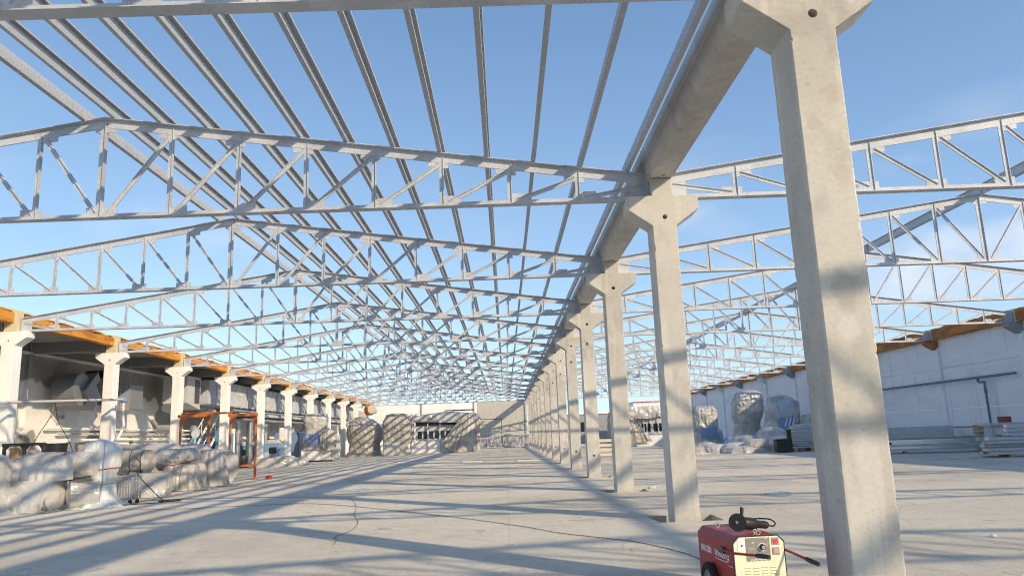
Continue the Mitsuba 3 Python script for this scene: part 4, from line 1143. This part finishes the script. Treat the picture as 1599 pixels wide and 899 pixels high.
t = thing('purlin_pile', 'long low pile of galvanised purlins along the foot of the right wall', 'steel stack')
pile(t, 18.8, 24.2, 37.6, 1.0, 6, .12, GAL, -.35, .2, .11, 1)
part(t, 'bearer', rotz(box(19.6, 19.75, 37.6, 38.6, 0, .118), -.35, (21.5, 37.6, 0)), WOO); part(t, 'bearer', rotz(box(22.8, 22.95, 37.6, 38.6, 0, .118), -.35, (21.5, 37.6, 0)), WOO)
t = thing('sheet_stack', 'upright stack of grey sheets behind the low purlin pile', 'steel stack')
for j in range(5): part(t, 'sheet', rotz(cbox(21.2, 24.4, 42.0 + j * .12, 42.1 + j * .12, .1, 1.25, .01), -.1, (22.5, 42, 0)), GRY if j % 2 else GAL)
t = thing('purlin_pile', 'high pile of shiny purlins at the right edge of the frame', 'steel stack')
pile(t, 19.5, 25.5, 30.7, 1.0, 5, .12, STE, -.12, .25, .14, 2)
pile(t, 20.4, 25.5, 30.8, .75, 3, .84, GAL, -.12, .25, .16, 3)
for x in (20.2, 23.2):
    part(t, 'bearer', rotz(box(x, x + .15, 30.7, 31.7, 0, .118), -.12, (22.5, 30.7, 0)), WOO)
one('loose_board', box(18.2, 20.1, 31.6, 31.9, .004, .05), PAL, 'pale board on the floor left of the shiny purlin pile', 'board')
one('red_drum', cyl((23.2, 35.6, 1.35), (23.2, 35.6, 1.62), .28, 24), mat('drum_red', (.25, .06, .045), .6), 'dull red round tub standing on the stacked steel at the right', 'tub', smooth=40)
t = thing('tub_stand', 'grey steel trestle under the red tub', 'stand')
part(t, 'top', cbox(22.2, 24.6, 35.1, 36.1, 1.2, 1.34, .02), GAL)
for x in (22.4, 24.4): part(t, 'leg', cbox(x - .06, x + .06, 35.3, 35.9, 0, 1.2, .01), GAL)
t = thing('wood_block_stack', 'small stack of timber blocks by the down pipe on the right wall', 'timber')
for j in range(3): part(t, 'block', cbox(24.2, 24.55, 39.3, 39.8, .8 + j * .16, .8 + j * .16 + .13, .01), WOO)
part(t, 'post', cbox(24.25, 24.5, 39.4, 39.7, 0, .798, .01), PAL)

# film hung machine at the far end of the right bay
t = thing('framed_machine', 'framed machine with tattered tan film at the end of the right bay', 'machine')
x0 = 12.3; y0 = 80.0
part(t, 'base', cbox(x0 + 1.2, x0 + 4.6, y0, y0 + 2.2, 0, 1.35, .04), WHT)
for i in range(5): part(t, 'window', box(x0 + 1.3 + i * .6, x0 + 1.72 + i * .6, y0 + .1, y0 + .13, 1.5, 2.3), GLA)
part(t, 'cabin', box(x0 + 1.0, x0 + 4.6, y0 + .15, y0 + 2.1, 1.355, 3.0), LGR)
part(t, 'roof', cbox(x0 + .4, x0 + 4.8, y0, y0 + 2.2, 3.4, 3.55, .02), WHT)
for i in range(6): part(t, 'frame_post', box(x0 + .5 + i * .75, x0 + .6 + i * .75, y0 - .1, y0 - .02, 1.36, 3.4), LGR)
part(t, 'film_drape', drape([(x0 + .2, y0 - .2, 4.0), (x0 + 2.4, y0 - .2, 4.1), (x0 + 4.6, y0 - .2, 4.0)], [(x0 + .2, y0 - .3, 3.0), (x0 + 2.4, y0 - .4, 2.8), (x0 + 4.6, y0 - .3, 3.2)], seed=9, amp=.3), FIL, smooth=True)
part(t, 'film_drape', drape([(x0 + .2, y0 - .2, 3.6), (x0 + .9, y0 - .2, 3.4), (x0 + 1.4, y0 - .2, 2.4)], [(x0 + .1, y0 - .3, .05), (x0 + 1.0, y0 - .4, .4), (x0 + 2.8, y0 - .3, .5)], seed=11, amp=.3), TAN, smooth=True)
wm('wrapped_machine', 'dark shaded wrapped pillar between the third and fourth concrete columns', 11.6, 83.5, [(0, .6, .6, 0, 0), (1.5, .5, .5, 0, 0), (3.0, .5, .5, .1, 0), (3.7, .3, .3, .1, 0)], TAN, 90)

# ------------------------------------------------------------------ small things on the floor
main = smooth_path([(2.1, 7.95, .2), (2.08, 8.3, .01), (2.2, 9.0, .013), (2.34, 10.04, .013), (1.89, 11.46, .013), (1.24, 12.36, .013), (.78, 12.98, .013), (.06, 14.32, .013), (-1.87, 17.14, .013), (-4.99, 20.88, .013), (-6.82, 21.3, .013), (-8.6, 21.1, .013), (-10.4, 21.6, .013)])
one('power_cable', tube(main, .0055, 6), CRD, 'long black power cable running from the welding machine across the floor', 'cable')
cord = smooth_path([(-11.5, 25.4, .01), (-7.91, 24.66, .01), (-5.57, 23.27, .01), (-4.59, 22.57, .01), (-3.84, 19.82, .01), (-3.45, 17.62, .01), (-3.05, 15.94, .01), (-2.9, 14.62, .01), (-3.0, 13.6, .01), (-2.9, 13.3, .01), (-2.8, 12.66, .01)])
one('extension_cord', tube(cord, .0042, 6), CRD, 'thin dark cord that bends sharply across the middle of the floor', 'cable')
coil = [(-4.9 + 1.0 * (1 - .06 * i) * math.cos(i * .55) , 25.85 + .55 * math.sin(i * .55), .012 + .002 * i) for i in range(20)]
one('hose_coil', tube(smooth_path(coil, 4), .006, 5), BLU, 'loose loops of thin pale blue hose on the floor', 'hose')
coil = [(6.3 + .32 * math.cos(i * .6), 18.24 + .3 * math.sin(i * .6), .014 + .002 * i) for i in range(24)]
one('cable_coil', tube(smooth_path(coil, 4), .005, 5), BLU, 'small coil of blue cable on the floor left of the nearest column', 'cable')
for (a, b, c, d_, lab) in [(-2.97, -1.63, 50.6, 51.3, 'pale board on the floor below the framed machine'), (.58, 2.0, 48.6, 49.6, 'pale board on the floor close to the concrete columns'), (11.9, 12.9, 48.8, 49.3, 'pale board on the floor of the right bay'), (-8.2, -7.2, 52.0, 52.6, 'small pale board on the striped floor at the left')]:
    one('floor_board', rotz(box(a, b, c, d_, .004, .05), .15, ((a + b) / 2, (c + d_) / 2, 0)), PAL, lab, 'board')
cr = trimesh.creation.icosphere(2, .045); cr.vertices *= (1 + .5 * (meshkit.fbm(cr.vertices * 25, 2, 3) - .5))[:, None]; cr.vertices *= [1, 1, .6]; cr.apply_translation((6.59, 10.73, .02))
one('litter', cr, WHT, 'crumpled white litter on the floor right of the nearest column', 'litter')
for i, (x, y) in enumerate([(4.05, 21.9), (4.0, 29.2)]):
    rub = trimesh.creation.icosphere(2, .07); rub.vertices *= [1.6, 1, .7]; rub.vertices *= (1 + .7 * (meshkit.fbm(rub.vertices * 9 + i, 3, 6 + i) - .5))[:, None]; rub.apply_translation((x, y, .03))
    one('rubble', rub, CON, f'lump of broken concrete beside the {("third", "fourth")[i]} concrete column', 'rubble')
bundle = thing('slab_pile', 'pale slabs stacked beyond the third concrete column', 'slab pile')
for j in range(4): part(bundle, 'slab', cbox(6.0, 7.1, 50.5, 51.5, .05 + j * .3, .05 + j * .3 + .2, .02), PAL)

# ------------------------------------------------------------------ welding machine and grinder
WX, WY, WROT, WS = 2.212, 7.05, .085, 1.115           # middle of the front panel, rotation about z, scale of the drawing below
def wtf(m):
    m = m.copy(); m.apply_translation((0, 0, -.765)); m.apply_scale(WS); m.apply_translation((WX, WY, .642)); return rotz(m, WROT, (WX, WY, 0))
def wpart(p, n, m, mt, smooth=False, label=None): return part(p, n, wtf(m), mt, smooth, label=label)


wd = thing('welding_machine', 'red welding machine with a cream front panel standing before the nearest column', 'welding machine')
hw, zb0, zt0, dl = .212, .27, .765, .84
c1 = .05
sec = [(-hw, zb0), (hw, zb0), (hw, zt0 - c1), (hw - c1, zt0), (-hw + c1, zt0), (-hw, zt0 - c1)]
wpart(wd, 'casing', prism(sec, 1, .012, dl, .006), RED)
wpart(wd, 'front_panel', prism([(x * .985, zb0 + (z - zb0) * .985 + .004) for x, z in sec], 1, -.008, .0115, .004), CRE)
rimo = sg.Polygon([(x * 1.012, zb0 + (z - zb0) * 1.01) for x, z in sec]); rimi = sg.Polygon([(x * .983, zb0 + (z - zb0) * .982 + .004) for x, z in sec])
rm = trimesh.creation.extrude_polygon(rimo.difference(rimi), .016, engine='earcut')
rm.apply_transform(np.array([[1, 0, 0, 0], [0, 0, -1, 0.008], [0, 1, 0, 0], [0, 0, 0, 1.]])); rm.fix_normals()
wpart(wd, 'front_rim', rm, BLK)
fp = wpart(wd, 'control_plate', cbox(-.108, .092, -.0125, -.0085, .575, .752, .001), PNL)
def textm(s, hgt, bold=False, depth=.0015):
    m = meshkit.text_mesh(s, hgt, depth, bold); return m
def onfront(m, x, z, y=-.0128):
    m = m.copy(); m.apply_transform(np.array([[1, 0, 0, x], [0, 0, -1, y], [0, 1, 0, z], [0, 0, 0, 1.]])); return m
def onleft(m, y, z, x=-hw - .0008):
    m = m.copy(); m.apply_transform(np.array([[0, 0, -1, x], [-1, 0, 0, y], [0, 1, 0, z], [0, 0, 0, 1.]])); return m
part(wd, 'white_label', wtf(cbox(-.175, -.112, -.0125, -.0085, .650, .750, .001)), WHT)
part(wd, 'label_mark', wtf(onfront(trimesh.creation.extrude_polygon(sg.Polygon([(0, 0), (.024, 0), (.012, .020)]), .001, engine='earcut'), -.152, .690)), BLK)
part(wd, 'plate_text', wtf(onfront(textm('GEDİK Welding', .013, True), -.075, .580)), WHT)
for (x, z, w_, h_) in [(-.06, .71, .02, .01), (-.085, .675, .05, .003), (-.085, .66, .05, .003), (.045, .742, .03, .008), (.06, .605, .018, .018), (-.02, .60, .03, .012), (.05, .69, .025, .003), (.055, .70, .025, .003)]:
    part(wd, 'plate_mark', wtf(box(x, x + w_, -.0137, -.0128, z, z + h_)), LGR)
for z, mt_ in ((.690, REDB), (.615, mat('pale_red', (.55, .30, .26), .5))):
    part(wd, 'switch_frame', wtf(cbox(.108, .168, -.0145, -.0085, z, z + .058, .002)), GRY)
    part(wd, 'switch', wtf(cbox(.118, .158, -.0185, -.0147, z + .012, z + .046, .002)), mt_)
part(wd, 'knob_scale', wtf(cyl((.026, -.0127, .680), (.026, -.0137, .680), .034, 28)), LGR)
part(wd, 'knob', wtf(cyl((.026, -.0138, .680), (.026, -.040, .680), .024, 24, .021)), BLK, smooth=40)
part(wd, 'knob_cap', wtf(cyl((.026, -.0402, .680), (.026, -.0425, .680), .014, 20)), GRY)
for ci, cx in enumerate((-.105, -.035, .035, .105)):
    for ri in range(8):
        z = .535 - ri * .022 - .004 * (ci % 2)
        sl = prism([(-.004, z), (-.0085, z + .0015), (-.017, z - .008), (-.0085, z - .0065)], 0, cx - .026, cx + .026)
        part(wd, 'louvre', wtf(sl), CRE)
        part(wd, 'louvre_slot', wtf(box(cx - .025, cx + .025, -.0092, -.0084, z - .0125, z - .0068)), DRK)
for x in (-.165, .165):
    part(wd, 'socket', wtf(cyl((x, -.0085, .42), (x, -.032, .42), .026, 18)), BLK, smooth=40)
    part(wd, 'socket_core', wtf(cyl((x, -.0322, .42), (x, -.036, .42), .013, 14)), DRK, smooth=40)
# lettering on the red side
def fitx(m, w):
    m = m.copy(); m.vertices[:, 0] = (m.vertices[:, 0] - m.vertices[:, 0].min()) * w / np.ptp(m.vertices[:, 0]); return m
part(wd, 'side_text', wtf(onleft(fitx(textm('GEDİK', .046, True), .27), .765, .572)), WHT)
tw_ = fitx(textm('Welding', .050), .32); tw_.apply_transform(np.array([[1, .22, 0, 0], [0, 1, 0, 0], [0, 0, 1, 0], [0, 0, 0, 1.]]))
part(wd, 'side_text', wtf(onleft(tw_, .43, .572)), WHT)
part(wd, 'side_line', wtf(box(-hw - .0025, -hw - .0008, .14, .43, .547, .552)), WHT)
part(wd, 'side_line', wtf(box(-hw - .0025, -hw - .0008, .03, .12, .528, .532)), WHT)
# wheels on an axle
for s in (-1, 1):
    xw = s * (hw + .035)
    tyre = trimesh.creation.revolve(np.array([[.096, -.022], [.126, -.03], [.147, -.026], [.155, -.012], [.155, .012], [.147, .026], [.126, .03], [.096, .022], [.096, -.022]]), sections=40)
    tyre.apply_transform(trimesh.transformations.rotation_matrix(np.pi / 2, [0, 1, 0])); tyre.apply_translation((xw, .50, .348)); tyre.fix_normals()
    key = wpart(wd, 'wheel', tyre, RUB, smooth=40)
    rimm = trimesh.creation.revolve(np.array([[0, -.012], [.03, -.02], [.05, -.004], [.08, -.004], [.098, -.02], [.098, .02], [.08, .004], [.05, .004], [.03, .02], [0, .012]]), sections=36)
    rimm.apply_transform(trimesh.transformations.rotation_matrix(np.pi / 2, [0, 1, 0])); rimm.apply_translation((xw, .50, .348)); rimm.fix_normals()
    part(key, 'rim', wtf(rimm), RIM, smooth=40)
wpart(wd, 'axle', cyl((-hw - .05, .50, .348), (hw + .05, .50, .348), .014, 10), DRK)
for s in (-1, 1): wpart(wd, 'castor', cyl((s * .15 - .02, .14, .238), (s * .15 + .02, .14, .238), .045, 16), RUB)
wpart(wd, 'chassis', box(-hw + .02, hw - .02, .04, dl - .04, .255, .2695), DRK)
# pull handles
for s, q in ((-1, [(-hw - .012, .22, .640), (-hw - .005, -.02, .645), (-hw + .10, -.26, .655)]), (1, [(hw + .012, .22, .640), (hw + .012, -.02, .645), (hw + .085, -.22, .600)])):
    q = np.array(q)
    kh = wpart(wd, 'pull_handle', tube(np.vstack([q, q[2] + (q[2] - q[1]) * .05]), .0105, 10), RED, smooth=40)
    d_ = (q[2] - q[1]) / np.linalg.norm(q[2] - q[1])
    part(kh, 'grip', wtf(tube([q[2] - d_ * .02, q[2] + d_ * .03, q[2] + d_ * .105], [.016, .0185, .016], 12)), BLK, smooth=40)
    wpart(wd, 'handle_bracket', cbox(*sorted((s * hw, s * (hw + .026))), .17, .25, .615, .665, .004), DRK)
# lifting eyes
for x, y in ((-.10, .62), (.02, .035)):
    eye = trimesh.creation.torus(.018, .0055, 20, 10); eye.apply_transform(trimesh.transformations.rotation_matrix(np.pi / 2, [1, 0, 0])); eye.apply_translation((x, y, zt0 + .02)); 
    wpart(wd, 'lifting_eye', eye, GRY, smooth=True)

# angle grinder lying on top
gr = thing('angle_grinder', 'black angle grinder with a round guard lying on top of the welding machine', 'angle grinder')
def gp(n, m, mt, smooth=40, label=None):
    return part(gr, n, wtf(m), mt, smooth, label=label)
gz = zt0 + .062
H = np.array([-.06, .20, gz + .02])           # head
Tl = np.array([.16, .27, gz - .012])            # tail
dv = (Tl - H) / np.linalg.norm(Tl - H)
nv = np.array([-.55, -.83, .10]); nv /= np.linalg.norm(nv)
disc_c = H + nv * .052 + np.array([-.005, 0, .004])
gp('guard', cyl(disc_c, disc_c + nv * .012, .070, 40), BLK)
rg = cyl(disc_c - nv * .016, disc_c, .072, 40); gp('guard_rim', rg, BLK)
gp('disc', cyl(disc_c + nv * .0122, disc_c + nv * .0145, .062, 40), RUB)
gp('flange', cyl(disc_c + nv * .0147, disc_c + nv * .021, .017, 20), DRK)
gp('flange_nut', cyl(disc_c + nv * .0212, disc_c + nv * .026, .007, 10), STE)
gp('head', tube([H + nv * .036, H + nv * .02, H, H - nv * .03], [.030, .040, .042, .032], 18), DRK)
gp('body', tube([H - dv * .02, H + dv * .03, H + dv * .06, H + dv * .12, H + dv * .155, H + dv * .19, H + dv * .27], [.034, .046, .050, .050, .042, .031, .032], 20), BLK)
gp('tail', tube([H + dv * .27, H + dv * .285, H + dv * .30], [.029, .027, .012], 16), BLK)
sh = H + dv * .02
gp('side_handle', tube([sh + [0, 0, .03], sh + [.008, 0, .06], sh + [.016, .004, .115], sh + [.018, .004, .125]], [.010, .013, .016, .012], 14), BLK)
gp('switch_slide', cbox(.03, .06, .205, .225, gz + .036, gz + .048, .003), DRK, False)
end = H + dv * .30
cable = smooth_path([end, end + [.04, .0, -.01], end + [.075, .03, .01], end + [.055, .08, .035], end + [-.02, .09, .045], end + [-.10, .06, .05], end + [-.17, .03, .055], end + [-.22, .0, .05], end + [-.2, -.05, .02], end + [-.12, -.07, -.028]])
gp('cord', tube(cable, .006, 8), BLK)
rst = trimesh.creation.torus(.014, .005, 18, 8); rst.apply_transform(trimesh.transformations.rotation_matrix(np.pi / 2, [1, 0, 0])); rst.apply_translation((.03, .12, zt0 + .019))
part(gr, 'cord_eye', wtf(rst), STE, True)
